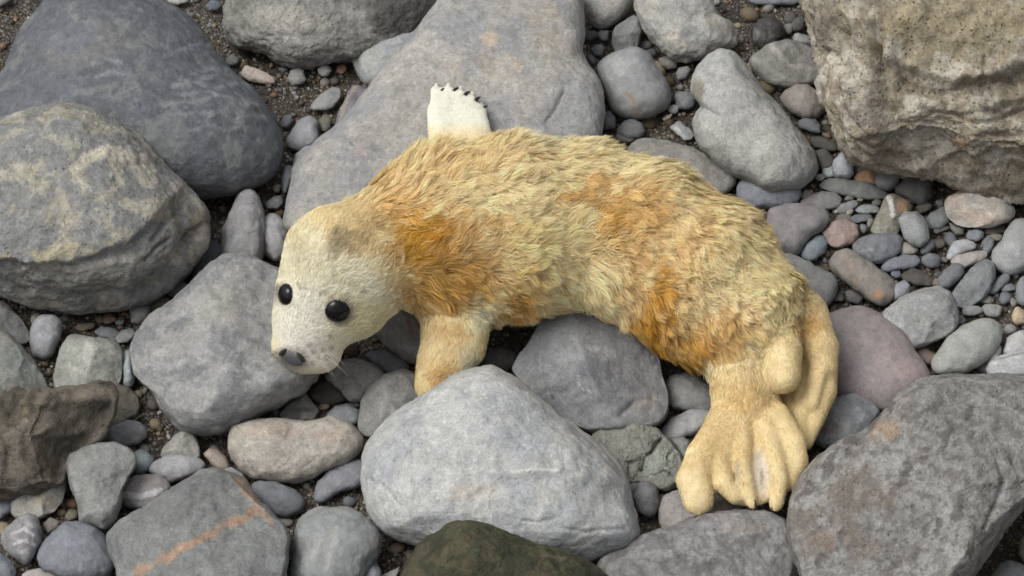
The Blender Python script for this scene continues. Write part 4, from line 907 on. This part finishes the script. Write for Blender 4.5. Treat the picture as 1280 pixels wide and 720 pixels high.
def gravel():
    n = 42000
    x, y = rng.uniform(-1.15, 1.15, n), rng.uniform(-0.95, 0.95, n)
    r = np.clip(np.exp(rng.normal(math.log(.0030), .42, n)), .0016, .0085)
    u, v = project(np.stack([x, y, ground_z(x, y)], 1))
    keep = ~inside_any(u, v, -0.06) & (u > -90) & (u < 1370) & (v > -80) & (v < 800)
    scatter('gravel', 'dark brown and grey grit with tiny stones between the rocks', x[keep], y[keep], r[keep], pick_cols(keep.sum()), 0, (.45, .85), .45, 'gravel')
    # larger shingle that fills what is left between the stones
    n = 5200
    x, y = rng.uniform(-1.15, 1.15, n), rng.uniform(-0.95, 0.95, n)
    r = np.clip(np.exp(rng.normal(math.log(.0095), .30, n)), .006, .016)
    u, v = project(np.stack([x, y, ground_z(x, y) + r * .5], 1))
    grit = ((u > 255) & (u < 470) & (v > 40) & (v < 240)) | ((u < 60) & (v < 130))
    keep = ~inside_any(u, v, 0.02) & (u > -150) & (u < 1430) & (v > -120) & (v < 840) & (rng.random(n) < np.where(grit, .12, .75))
    k2 = np.where(keep)[0]; ok = []
    for i in k2:        # no two on the same spot
        if all((x[i] - x[j]) ** 2 + (y[i] - y[j]) ** 2 > (.9 * (r[i] + r[j])) ** 2 for j in ok):
            ok.append(i)
    ok = np.array(ok)
    cols = pick_cols(len(ok)) * 1.1
    scatter('gravel', 'small rounded shingle filling the gaps between the rocks', x[ok], y[ok], r[ok], cols, 1, (.45, .75), .3, 'gravel')
    # beach running on beyond the picture
    n = 9000
    x, y = rng.uniform(-2.6, 2.6, n), rng.uniform(-2.2, 2.6, n)
    r = np.clip(np.exp(rng.normal(math.log(.040), .5, n)), .016, .15)
    u, v = project(np.stack([x, y, 0 * x], 1))
    fp = r / WIDTH * 1280 * 1.4
    free = (u < -75 - fp) | (u > 1430 + fp) | (v < -125 - fp) | (v > 815 + 2.2 * fp)
    o = np.where(free)[0]; o = o[np.argsort(-r[o])]
    kx, ky, kr, ok = np.empty(n), np.empty(n), np.empty(n), []
    for i in o:
        c = len(ok)
        if c == 0 or np.all((x[i] - kx[:c]) ** 2 + (y[i] - ky[:c]) ** 2 > (.93 * (r[i] + kr[:c])) ** 2):
            kx[c], ky[c], kr[c] = x[i], y[i], r[i]; ok.append(i)
    ok = np.array(ok[:1800])
    pal = lin(np.array([(140, 140, 138), (122, 126, 134), (160, 160, 156), (140, 132, 120)]))
    scatter('shingle', 'grey beach stones running on beyond the rocks round the seal pup', x[ok], y[ok], r[ok], pal[rng.integers(0, 4, len(ok))] * ALB, 2 if len(ok) < 1200 else 1, (.5, .75), .35, 'shingle')


gravel()


# ------------------------------------------------------------------ seal pup
MPP = WIDTH / 1280.0
PR = []        # a, b, ra, rb, blend, flatten axis, flatten factor, fur length, lift


def cap(a, b, ra, rb, k=12, fl=None, fur=.02, lift=.5):
    """tapered limb between photo points (u, v, height); radii and blend in photo pixels; fur lies from a to b"""
    A, B = at(a[0], a[1], a[2]), at(b[0], b[1], b[2])
    ax = None
    if fl:
        d = (B - A) / (np.linalg.norm(B - A) + 1e-9)
        n = np.array(fl[1], float) if len(fl) > 1 else -FWD
        n = n - d * (n @ d); n /= np.linalg.norm(n)
        ax = (n, fl[0])
    PR.append((A, B, ra * MPP, rb * MPP, k * MPP, ax, fur, lift))


def chain(pts, k=12, fl=None, fur=.02, lift=.5):
    for p, q in zip(pts[:-1], pts[1:]):
        cap(p[:3], q[:3], p[3], q[3], k, fl, fur, lift)


# head: muzzle to neck (fur runs back from the nose)
chain([(380, 431, .122, 36), (386, 415, .135, 44), (400, 378, .165, 57)], 26, fur=.0035, lift=.4)
cap((354, 432, .120), (362, 422, .127), 14, 18, 12, fur=.003, lift=.4)          # whisker pads
cap((402, 439, .122), (398, 428, .128), 27, 29, 12, fur=.003, lift=.4)
cap((402, 380, .165), (428, 336, .195), 55, 76, 26, fur=.008, lift=.5)
cap((440, 378, .165), (455, 350, .18), 47, 58, 26, fur=.009, lift=.5)           # cheek
cap((430, 335, .195), (488, 308, .185), 72, 70, 30, fur=.012, lift=.5)
# trunk
chain([(488, 308, .185, 70), (556, 292, .178, 99), (640, 286, .175, 103), (720, 282, .17, 93), (800, 302, .165, 92), (870, 343, .15, 90), (926, 396, .125, 76)], 30, fur=.044, lift=.6)
cap((926, 396, .125), (954, 436, .10), 76, 48, 28, fur=.030, lift=.55)
cap((560, 345, .14), (600, 358, .13), 50, 44, 40, fur=.026, lift=.5)           # breast over the front flipper
# near front flipper
chain([(573, 385, .12, 48), (566, 430, .095, 37), (550, 462, .075, 27), (536, 484, .062, 17)], 22, fl=(.8,), fur=.008, lift=.4)
# far front flipper lying on the slab
for tip, r0 in (((546, 103), 5.5), ((561, 102), 5.5), ((576, 107), 5.5), ((590, 114), 5.5), ((602, 126), 5)):
    bu = 550 + (tip[0] - 546) * .8
    chain([(bu + 8, 180, .150, 13), ((bu + tip[0]) / 2 - 1, 142, .137, 11), (tip[0] - 1, tip[1] + 12, .131, 8.5), (tip[0], tip[1], .124, r0 - 2.5)], 4, fl=(.62, (0, .1, 1)), fur=.003, lift=.4)
cap((556, 178, .148), (551, 140, .132), 22, 17, 10, fl=(.5, (0, .1, 1)), fur=.003, lift=.4)
cap((592, 178, .148), (586, 145, .132), 26, 19, 10, fl=(.5, (0, .1, 1)), fur=.003, lift=.4)
# near hind flipper, spread
chain([(935, 440, .105, 50), (930, 485, .092, 38), (932, 512, .088, 37)], 24, fur=.010, lift=.45)
cap((928, 508, .085), (912, 550, .074), 36, 38, 12, fl=(.5,), fur=.004, lift=.45)
cap((940, 508, .085), (962, 552, .074), 36, 36, 12, fl=(.5,), fur=.004, lift=.45)
cap((932, 535, .084), (938, 598, .074), 44, 40, 6, fl=(.35,), fur=.003, lift=.4)           # web
chain([(908, 528, .094, 23), (882, 572, .093, 24), (867, 600, .089, 21), (873, 625, .080, 19)], 5, fl=(.8,), fur=.004, lift=.4)
chain([(915, 528, .096, 17), (900, 580, .092, 14), (904, 604, .088, 12), (919, 621, .080, 10)], 5, fur=.004, lift=.4)
chain([(927, 528, .097, 15), (927, 580, .093, 12), (933, 606, .088, 10), (940, 630, .079, 7)], 4, fur=.004, lift=.4)
chain([(955, 528, .097, 16), (970, 575, .093, 12), (975, 604, .088, 11), (970, 631, .079, 9)], 4, fur=.004, lift=.4)
chain([(968, 523, .096, 21), (989, 554, .092, 18), (995, 576, .086, 15), (986, 606, .077, 10)], 5, fl=(.8,), fur=.004, lift=.4)
# other hind flipper, folded on edge
chain([(966, 416, .145, 32), (978, 440, .142, 24), (979, 470, .130, 22)], 4, fur=.004, lift=.4)
chain([(1000, 402, .120, 38), (1024, 436, .112, 24), (1030, 462, .104, 17)], 5, fur=.005, lift=.4)
chain([(1022, 462, .112, 15), (1013, 503, .092, 13)], 3, fl=(.6, (-.7, -.5, .5)), fur=.003, lift=.35)
chain([(1034, 458, .098, 13), (1032, 490, .088, 14), (1020, 524, .074, 11), (1009, 556, .060, 7)], 4, fur=.004, lift=.4)
chain([(1000, 440, .100, 12), (1001, 490, .086, 11), (1000, 545, .068, 9)], 3, fur=.004, lift=.4)
cap((985, 440, .085), (990, 515, .062), 24, 14, 8, fur=.005, lift=.4)


def sdf_eval(p, which=None):
    """per-primitive distances at points p"""
    D = np.empty((len(PR), len(p)), np.float32)
    for i, (A, B, ra, rb, k, ax, fur, lift) in enumerate(PR):
        D[i] = prim(p, A, B, ra, rb, ax)
    return D


def prim(p, A, B, ra, rb, ax):
    q = p - A
    if ax is not None:
        n, f = ax
        q = q + ((1 / f - 1) * (q @ n))[:, None] * n
    ab = B - A
    h = np.clip(q @ ab / (ab @ ab), 0, 1)
    d = np.linalg.norm(q - h[:, None] * ab, axis=1) - (ra + (rb - ra) * h)
    return d * (ax[1] if ax is not None else 1)


def build_body():
    hs = .0046
    lo = np.min([np.minimum(a, b) - max(ra, rb) for a, b, ra, rb, *_ in PR], 0) - .02
    hi = np.max([np.maximum(a, b) + max(ra, rb) for a, b, ra, rb, *_ in PR], 0) + .02
    n = np.ceil((hi - lo) / hs).astype(int) + 1
    G = np.full(n, .05, np.float32)
    axs = [lo[i] + np.arange(n[i]) * hs for i in range(3)]
    for (A, B, ra, rb, k, ax, fur, lift) in PR:
        m = max(ra, rb) + .045
        l = np.clip(np.floor((np.minimum(A, B) - m - lo) / hs).astype(int), 0, n - 1)
        h = np.clip(np.ceil((np.maximum(A, B) + m - lo) / hs).astype(int) + 1, 1, n)
        X, Y, Z = np.meshgrid(axs[0][l[0]:h[0]], axs[1][l[1]:h[1]], axs[2][l[2]:h[2]], indexing='ij')
        d = prim(np.stack([X.ravel(), Y.ravel(), Z.ravel()], 1), A, B, ra, rb, ax).reshape(X.shape)
        g = G[l[0]:h[0], l[1]:h[1], l[2]:h[2]]
        t = np.clip(.5 + .5 * (g - d) / k, 0, 1)
        G[l[0]:h[0], l[1]:h[1], l[2]:h[2]] = np.minimum(g * (1 - t) + d * t - k * t * (1 - t) * .5, .05)
    # surface nets
    ins = G < 0
    cnt = np.zeros(n - 1, int)
    for dx in (0, 1):
        for dy in (0, 1):
            for dz in (0, 1):
                cnt += ins[dx:n[0] - 1 + dx, dy:n[1] - 1 + dy, dz:n[2] - 1 + dz]
    act = (cnt > 0) & (cnt < 8)
    ci = np.argwhere(act)
    idx = -np.ones(n - 1, np.int64); idx[act] = np.arange(len(ci))
    acc = np.zeros((len(ci), 3)); num = np.zeros(len(ci))
    cor = [np.array(c) for c in ((0, 0, 0), (1, 0, 0), (0, 1, 0), (0, 0, 1), (1, 1, 0), (1, 0, 1), (0, 1, 1), (1, 1, 1))]
    for a in range(8):
        for b in range(a + 1, 8):
            if np.abs(cor[a] - cor[b]).sum() != 1:
                continue
            ca, cb = ci + cor[a], ci + cor[b]
            va, vb = G[tuple(ca.T)], G[tuple(cb.T)]
            m = (va < 0) != (vb < 0)
            t = np.where(m, va / np.where(m, va - vb, 1), 0)
            acc += np.where(m[:, None], cor[a] + t[:, None] * (cor[b] - cor[a]), 0); num += m
    V = lo + (ci + acc / num[:, None]) * hs
    F = []
    for ax in range(3):
        o1, o2 = [(1, 2), (2, 0), (0, 1)][ax]
        e = np.zeros(3, int); e[ax] = 1
        sl0 = ins[:n[0] - e[0], :n[1] - e[1], :n[2] - e[2]]; sl1 = ins[e[0]:, e[1]:, e[2]:]
        ed = np.argwhere(sl0 != sl1)
        ed = ed[(ed[:, o1] > 0) & (ed[:, o2] > 0)]
        u1 = np.zeros(3, int); u1[o1] = 1
        u2 = np.zeros(3, int); u2[o2] = 1
        q = np.stack([idx[tuple((ed - u1 - u2).T)], idx[tuple((ed - u2).T)], idx[tuple(ed.T)], idx[tuple((ed - u1).T)]], 1)
        flip = ~sl0[tuple(ed.T)]
        q[flip] = q[flip][:, ::-1]
        F.append(q)
    F = np.concatenate(F)
    for it in range(3):                       # smooth away the grid
        s = np.zeros_like(V); c = np.zeros(len(V))
        for a, b in ((0, 1), (1, 2), (2, 3), (3, 0)):
            for ax in range(3):
                s[:, ax] += np.bincount(F[:, a], V[F[:, b], ax], len(V)) + np.bincount(F[:, b], V[F[:, a], ax], len(V))
            c += np.bincount(F[:, a], minlength=len(V)) + np.bincount(F[:, b], minlength=len(V))
        V = V * .45 + .55 * s / c[:, None]
    return V, F


SV, SF = build_body()
SN = vnormals(SV, SF)


def body_fields(p):
    """fur direction, length and lift, blended from the limbs nearest to p"""
    D = sdf_eval(p)
    w = np.exp(-np.clip(D - D.min(0), 0, .2) / .008)
    w /= w.sum(0)
    dirs = np.array([(b - a) / np.linalg.norm(b - a) for a, b, *_ in PR])
    d = w.T @ dirs
    return d / np.maximum(np.linalg.norm(d, axis=1), 1e-6)[:, None], w.T @ np.array([q[6] for q in PR]), w.T @ np.array([q[7] for q in PR])


CREAM, GOLD, WHITE = (223, 205, 166), (192, 148, 54), (234, 230, 212)


def coat(p):
    """colour of the coat: cream, with gold stains and a pale head"""
    u, v = project(p)
    n1 = fbm(p * 22, 4, 301); n2 = fbm(p * 60, 3, 302)
    col = np.tile(lin(CREAM), (len(p), 1)) * (1 + .16 * n1 + .12 * n2)[:, None]
    g = np.zeros(len(p))
    for (a, b, ru, rv, an, s) in ((517, 310, 40, 54, -15, 1.0), (552, 348, 66, 34, -12, .8), (632, 362, 24, 44, 10, .85), (560, 300, 40, 22, 0, .5), (705, 250, 40, 24, -30, .7), (745, 285, 22, 46, 15, .8),
                                  (808, 388, 32, 60, 6, 1.0), (852, 425, 44, 50, 15, .85), (790, 270, 30, 40, 20, .55), (615, 300, 50, 16, 10, .45), (480, 262, 30, 36, 10, .55), (775, 330, 20, 40, 0, .55),
                                  (905, 405, 34, 28, 0, .5), (560, 215, 60, 22, -18, .3), (840, 300, 30, 60, 30, .35), (930, 500, 34, 20, 0, .4), (905, 560, 46, 40, 0, .3), (1010, 405, 24, 26, 0, .6), (875, 470, 26, 30, 0, .4), (555, 470, 30, 26, 0, .4), (575, 410, 40, 16, 0, .25)):
        c, s_ = math.cos(math.radians(an)), math.sin(math.radians(an))
        d = np.hypot((c * (u - a) + s_ * (v - b)) / ru, (-s_ * (u - a) + c * (v - b)) / rv) + .5 * n1 + .25 * n2
        g = np.maximum(g, s * (1 - sstep(.25, 1.4, d)))
    col = col * (1 - g[:, None]) + lin(GOLD) * g[:, None]

    def mixin(a, b, ru, rv, an, c3, s, e0=.5, e1=1.2, wp=.25):
        nonlocal col
        c, s_ = math.cos(math.radians(an)), math.sin(math.radians(an))
        d = np.hypot((c * (u - a) + s_ * (v - b)) / ru, (-s_ * (u - a) + c * (v - b)) / rv) + wp * n1 + wp * n2
        m = ((1 - sstep(e0, e1, d)) * s)[:, None]
        col = col * (1 - m) + lin(c3) * m
    for a in ((640, 320, 40, 40, 20, (226, 208, 160), .6), (600, 395, 20, 26, 0, (236, 228, 200), .8), (720, 330, 34, 50, 15, (230, 212, 166), .6), (650, 400, 50, 16, -10, (226, 214, 178), .7),
              (930, 330, 60, 40, 40, (220, 204, 160), .5), (800, 195, 90, 16, 14, (214, 204, 172), .7), (880, 455, 16, 26, -20, (236, 228, 196), .7), (590, 450, 16, 26, 10, (230, 224, 204), .6),
              (690, 178, 80, 12, 3, (206, 198, 168), .6)):
        mixin(*a)
    # head
    mixin(405, 390, 92, 92, 0, (226, 220, 200), .95, .7, 1.15, .12)
    mixin(440, 300, 40, 30, -25, (176, 156, 112), .7, .3, 1.2)
    mixin(418, 305, 16, 30, 25, (140, 130, 104), .6, .2, 1.3)
    mixin(375, 310, 34, 44, 20, (228, 222, 200), .7, .4, 1.2)
    mixin(378, 400, 38, 52, 0, (224, 222, 212), .8)
    mixin(455, 400, 34, 26, -20, (214, 202, 160), .5)
    mixin(392, 446, 30, 22, 0, (206, 200, 190), .6)
    mixin(364, 450, 24, 15, 15, (92, 93, 100), .9, .35, 1.25, .2)
    mixin(354, 369, 11, 15, 0, (80, 76, 70), .6, .6, 1.2, .1)
    mixin(423, 391, 19, 17, -10, (96, 88, 78), .55, .7, 1.2, .1)
    for a, b in ((373, 356), (376, 361), (404, 364), (408, 368), (401, 369), (452, 368), (412, 422), (404, 438), (398, 448), (408, 447), (392, 441), (414, 436), (387, 432), (345, 442), (390, 455)):
        mixin(a, b, 3.6, 3.6, 0, (128, 122, 114), .55, .4, 1.3, .3)
    mixin(930, 560, 80, 90, 0, (206, 186, 138), .55, .6, 1.2)
    mixin(1012, 480, 40, 80, 0, (204, 184, 134), .5, .6, 1.2)
    # far flipper and web
    m = ((1 - sstep(150, 172, v)) * sstep(520, 530, u) * (1 - sstep(612, 625, u)))[:, None]
    col = col * (1 - m) + lin((222, 221, 206)) * m
    mixin(951, 592, 13, 34, -6, (206, 198, 188), .8, .5, 1.2, .15)
    mixin(922, 590, 6, 18, 0, (170, 160, 136), .6)
    for q in ((948, 566, 953, 606),):  # crease between two toes, its shade painted as a dark line
        ab = np.array([q[2] - q[0], q[3] - q[1]], float)
        h = np.clip(((u - q[0]) * ab[0] + (v - q[1]) * ab[1]) / (ab @ ab), 0, 1)
        d = np.hypot(u - q[0] - h * ab[0], v - q[1] - h * ab[1])
        mm = ((1 - sstep(.3, 2.0, d)) * .5)[:, None]
        col = col * (1 - mm) + lin((96, 84, 70)) * mm
    return np.clip(col * 1.0, .01, .9)


def make_seal():
    m, nt, b = new_mat('seal_skin')
    N, L = nt.nodes, nt.links
    a_ = N.new('ShaderNodeAttribute'); a_.attribute_name = 'tint'
    L.new(a_.outputs['Color'], b.inputs['Base Color'])
    b.inputs['Roughness'].default_value = .7
    b.inputs['Specular IOR Level'].default_value = .2
    tc = N.new('ShaderNodeTexCoord'); no = N.new('ShaderNodeTexNoise')
    no.inputs['Scale'].default_value = 350; no.inputs['Detail'].default_value = 4
    L.new(tc.outputs['Object'], no.inputs['Vector'])
    bp = N.new('ShaderNodeBump'); bp.inputs['Strength'].default_value = .3; bp.inputs['Distance'].default_value = .0015
    L.new(no.outputs[0], bp.inputs['Height']); L.new(bp.outputs[0], b.inputs['Normal'])
    furm, nt, b = new_mat('seal_fur')
    N, L = nt.nodes, nt.links
    a_ = N.new('ShaderNodeAttribute'); a_.attribute_name = 'tint'
    L.new(a_.outputs['Color'], b.inputs['Base Color'])
    b.inputs['Roughness'].default_value = .5
    b.inputs['Specular IOR Level'].default_value = .35
    tr = N.new('ShaderNodeBsdfTranslucent'); L.new(a_.outputs['Color'], tr.inputs['Color'])
    mx = N.new('ShaderNodeMixShader'); mx.inputs[0].default_value = .35
    o = next(x for x in N if x.type == 'OUTPUT_MATERIAL')
    L.new(b.outputs[0], mx.inputs[1]); L.new(tr.outputs[0], mx.inputs[2]); L.new(mx.outputs[0], o.inputs[0])
    org = np.array([SV[:, 0].mean(), SV[:, 1].mean(), SV[:, 2].min()])
    root = bpy.data.objects.new('seal_pup', None)
    COL.objects.link(root)
    root.location = org
    root['label'] = 'cream and golden furred seal pup lying curled across the rocks, face turned down'
    root['category'] = 'seal pup'
    link('body', mesh_from('body', SV - org, SF, coat(SV)), m, parent=root)

    # ---- fur
    tri = np.concatenate([SF[:, [0, 1, 2]], SF[:, [0, 2, 3]]])
    A, B, C = SV[tri[:, 0]], SV[tri[:, 1]], SV[tri[:, 2]]
    cr = np.cross(B - A, C - A); area = np.linalg.norm(cr, axis=1)
    fn = cr / np.maximum(area, 1e-12)[:, None]
    face = fn @ -FWD
    wgt = area * np.clip(.35 + face + .5, .12, 1.0) * np.where(fn[:, 2] < -.55, .25, 1)
    n = 200000
    cs = np.cumsum(wgt); cs /= cs[-1]

    def sample(n):
        t = np.minimum(np.searchsorted(cs, rng.random(n)), len(tri) - 1)
        r1, r2 = np.sqrt(rng.random(n)), rng.random(n)
        w0, w1, w2 = (1 - r1)[:, None], (r1 * (1 - r2))[:, None], (r1 * r2)[:, None]
        p = A[t] * w0 + B[t] * w1 + C[t] * w2
        nn = SN[tri[t, 0]] * w0 + SN[tri[t, 1]] * w1 + SN[tri[t, 2]] * w2
        return p, nn / np.linalg.norm(nn, axis=1)[:, None]

    def flow(p, nn):
        d, ln, lift = body_fields(p)
        d = d + (np.array([0, -.12, -.75]) * np.clip(.55 - nn[:, 2:] , 0, 1) + np.array([0, .25, .15]) * sstep(.35, .8, nn[:, 1:2])) * np.clip(ln / .02, 0, 1)[:, None]
        t = d - nn * np.einsum('ij,ij->i', d, nn)[:, None]
        t /= np.maximum(np.linalg.norm(t, axis=1), 1e-6)[:, None]
        s = np.cross(nn, t)
        long_ = np.clip(ln / .02, 0, 1)
        an = long_ * (1.3 * fbm(p * 14, 2, 401) + .6 * perlin(p * 48, 402))
        return t * np.cos(an)[:, None] + s * np.sin(an)[:, None], ln, lift

    p, nn = sample(n)
    t, ln, lift = flow(p, nn)
    cp, cn = sample(5500)                       # locks: hairs gather towards shared tips
    ct, cl, cli = flow(cp, cn)
    ctip = cp + ct * (cl * .85)[:, None] + cn * (cl * rng.uniform(.12, .5, len(cp)))[:, None]
    kd = kdtree.KDTree(len(cp))
    for i, q in enumerate(cp):
        kd.insert(q, i)
    kd.balance()
    near = np.array([kd.find(q)[1] for q in p])
    ln = ln * rng.uniform(.7, 1.2, n) * (1 + .25 * perlin(p * 30, 405))
    an = rng.normal(0, .22, n)
    sd = np.cross(nn, t)
    t = t * np.cos(an)[:, None] + sd * np.sin(an)[:, None]
    sd = np.cross(nn, t)
    rows = np.array([0, .35, .7, 1.0])
    clump = np.clip((cl[near] - .006) / .012, 0, 1) * rng.uniform(.45, .95, n)
    phase = rng.uniform(0, 6.28, len(cp))[near]; wave = rng.uniform(.05, .16, len(cp))[near] * np.clip(ln / .03, 0, 1)
    bend = rng.normal(0, .16, n) + rng.normal(0, .3, len(cp))[near]
    pts = []
    for s in rows:
        q = p + t * (ln * s)[:, None] + nn * (ln * (lift * (s - .45 * s * s)) - .0002)[:, None] + sd * (ln * bend * s * s)[:, None]
        w = (clump * s ** 1.3)[:, None]
        pts.append(q * (1 - w) + (p * (1 - s) + ctip[near] * s) * w + sd * (ln * wave * (np.sin(5.5 * s + phase) - np.sin(phase)))[:, None])
    wid = np.where(ln > .012, .00056, np.where(ln > .005, .00034, .00024)) * rng.uniform(.7, 1.3, n)
    prof = (.9, 1.0, .75, .1)
    tw = rng.normal(0, .5, n)
    side = sd * np.cos(tw)[:, None] + nn * np.sin(tw)[:, None]
    verts = np.empty((n, 8, 3), np.float32)
    for r in range(4):
        hw = (side * (wid * prof[r])[:, None])
        verts[:, 2 * r] = pts[r] - hw; verts[:, 2 * r + 1] = pts[r] + hw
    quad = np.array([[0, 1, 3, 2], [2, 3, 5, 4], [4, 5, 7, 6]])
    F = (quad[None] + (np.arange(n) * 8)[:, None, None]).reshape(-1, 4)
    base = coat(p + (rng.normal(0, .006, (len(cp), 3))[near] + rng.normal(0, .002, (n, 3))) * np.clip(ln / .02, 0, 1)[:, None]) * 1.22 * (rng.normal(1.0, .13, n) * (1 + .09 * np.clip(ln / .02, .1, 1) * rng.normal(0, 1, len(cp))[near]))[:, None]
    base = np.where((rng.random(n) < .09 * np.clip(ln / .02, 0, 1))[:, None], base * (.60, .52, .42), base)      # darker guard hairs
    col = np.repeat(base, 8, axis=0).reshape(n, 8, 3)
    col = col * np.array([.9, .9, .97, .97, 1.05, 1.05, 1.14, 1.14])[None, :, None]  # paler tips; darker roots paint in shade deep between the locks
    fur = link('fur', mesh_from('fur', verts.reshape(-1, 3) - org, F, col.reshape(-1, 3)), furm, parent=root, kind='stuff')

    # ---- face
    su, sv = project(SV)
    depth = (SV - CAM) @ FWD

    def surf(u, v, rad=4):
        k = np.where(np.hypot(su - u, sv - v) < rad)[0]
        k = k[np.argsort(depth[k])[:4]]
        return SV[k].mean(0), SN[k].mean(0) / np.linalg.norm(SN[k].mean(0))

    em, nt, b = new_mat('seal_eye')
    b.inputs['Base Color'].default_value = (.006, .005, .006, 1); b.inputs['Roughness'].default_value = .1; b.inputs['Specular IOR Level'].default_value = .3
    V, Fi = ico(3)
    for (u, v, r) in ((423, 390, .0188), (354, 369, .0165)):
        c, nn_ = surf(u, v)
        up = np.array([0, SE, CE]); xx = np.cross(up, nn_); xx /= np.linalg.norm(xx); yy = np.cross(nn_, xx)
        P = V[:, :1] * xx * r * 1.02 + V[:, 1:2] * yy * r * 1.0 + V[:, 2:] * nn_ * r * .7
        link('eye', mesh_from('eye', P + c - nn_ * r * .22 - org, Fi), em, parent=root)
    nm, nt, b = new_mat('seal_nose')
    b.inputs['Base Color'].default_value = (.07, .07, .078, 1); b.inputs['Roughness'].default_value = .75
    c, nn_ = surf(364, 451)
    xx = np.array([1.0, 0, -.15]); xx -= nn_ * (xx @ nn_); xx /= np.linalg.norm(xx); yy = np.cross(nn_, xx)
    tap = 1 + .35 * V[:, 1:2]
    P = V[:, :1] * tap * xx * .0150 + V[:, 1:2] * yy * .009 + V[:, 2:] * nn_ * .0026
    nose = link('nose', mesh_from('nose', P + c - nn_ * .002 - org, Fi), nm, parent=root)
    dm, nt, b = new_mat('seal_dark')
    b.inputs['Base Color'].default_value = (.022, .020, .020, 1); b.inputs['Roughness'].default_value = .5
    for (u, v, a) in ((353, 441, 1.0), (376, 447, -.9)):
        c, nn_ = surf(u, v)
        xx = np.array([1.0, 0, 0]); xx -= nn_ * (xx @ nn_); xx /= np.linalg.norm(xx); yy = np.cross(nn_, xx)
        d = xx * math.sin(a) * .6 + yy * math.cos(a); d /= np.linalg.norm(d); e = np.cross(nn_, d)
        P = V[:, :1] * d * .0095 + V[:, 1:2] * e * .0034 + V[:, 2:] * nn_ * .0050
        link('nostril', mesh_from('nostril', P + c + nn_ * .0005 - org, Fi), dm, parent=root)
    wm, nt, b = new_mat('seal_whisker')
    b.inputs['Base Color'].default_value = (.55, .5, .42, 1)
    # whiskers: thin curved tapering hairs from the pads
    for i, (u, v) in enumerate(((404, 438), (398, 448), (408, 447), (412, 440), (392, 446), (346, 436), (349, 443))):
        c, nn_ = surf(u, v)
        sgn = 1 if u > 370 else -1
        d = nn_ * .5 + np.array([sgn * .8, -.35, -.35 + .05 * i]); d /= np.linalg.norm(d)
        L_ = .034 + .004 * (i % 3)
        q = [c + d * L_ * s + np.array([0, 0, -.012]) * s * s for s in (0, .33, .66, 1)]
        e1 = np.cross(d, FWD); e1 /= np.linalg.norm(e1); e2 = np.cross(d, e1)
        vs, fs = [], []
        for j, (pt, rr) in enumerate(zip(q, (.0004, .00032, .00022, .00008))):
            for k in range(3):
                vs.append(pt + rr * (e1 * math.cos(k * 2.094) + e2 * math.sin(k * 2.094)))
        for j in range(3):
            for k in range(3):
                fs.append((j * 3 + k, j * 3 + (k + 1) % 3, j * 3 + 3 + (k + 1) % 3, j * 3 + 3 + k))
        link('whisker', mesh_from('whisker', np.array(vs) - org, np.array(fs)), wm, parent=root)
    # ---- claws of the far front flipper and the spread hind flipper
    for (u, v, du, dv, z, L_, r) in ((553, 113, 8, -8, .135, .014, .0027), (568, 113, 8, -8, .135, .014, .0028), (582, 118, 8, -8, .135, .015, .0029), (595, 125, 8, -8, .135, .015, .0030), (604, 136, 8, -8, .135, .015, .0029),
                                     (943, 628, 3, 8, .082, .011, .0030), (967, 629, -3, 8, .083, .011, .0030)):
        a = at(u, v, z); d = at(u + du, v + dv, z - .004) - a
        d /= np.linalg.norm(d)
        e1 = np.cross(d, np.array([0, 0, 1.0])); e1 /= np.linalg.norm(e1); e2 = np.cross(e1, d)
        vs, fs = [], []
        for j, s in enumerate((-.3, .25, .65, 1)):
            rr = r * (1, .95, .6, .08)[j]
            pt = a + d * L_ * s - np.array([0, 0, .003]) * max(s, 0) ** 2
            for k in range(8):
                vs.append(pt + rr * (e1 * math.cos(k * .785) + 1.2 * e2 * math.sin(k * .785)))
        for j in range(3):
            for k in range(8):
                fs.append((j * 8 + k, j * 8 + (k + 1) % 8, j * 8 + 8 + (k + 1) % 8, j * 8 + 8 + k))
        link('claw', mesh_from('claw', np.array(vs) - org, np.array(fs)), dm, parent=root)


make_seal()
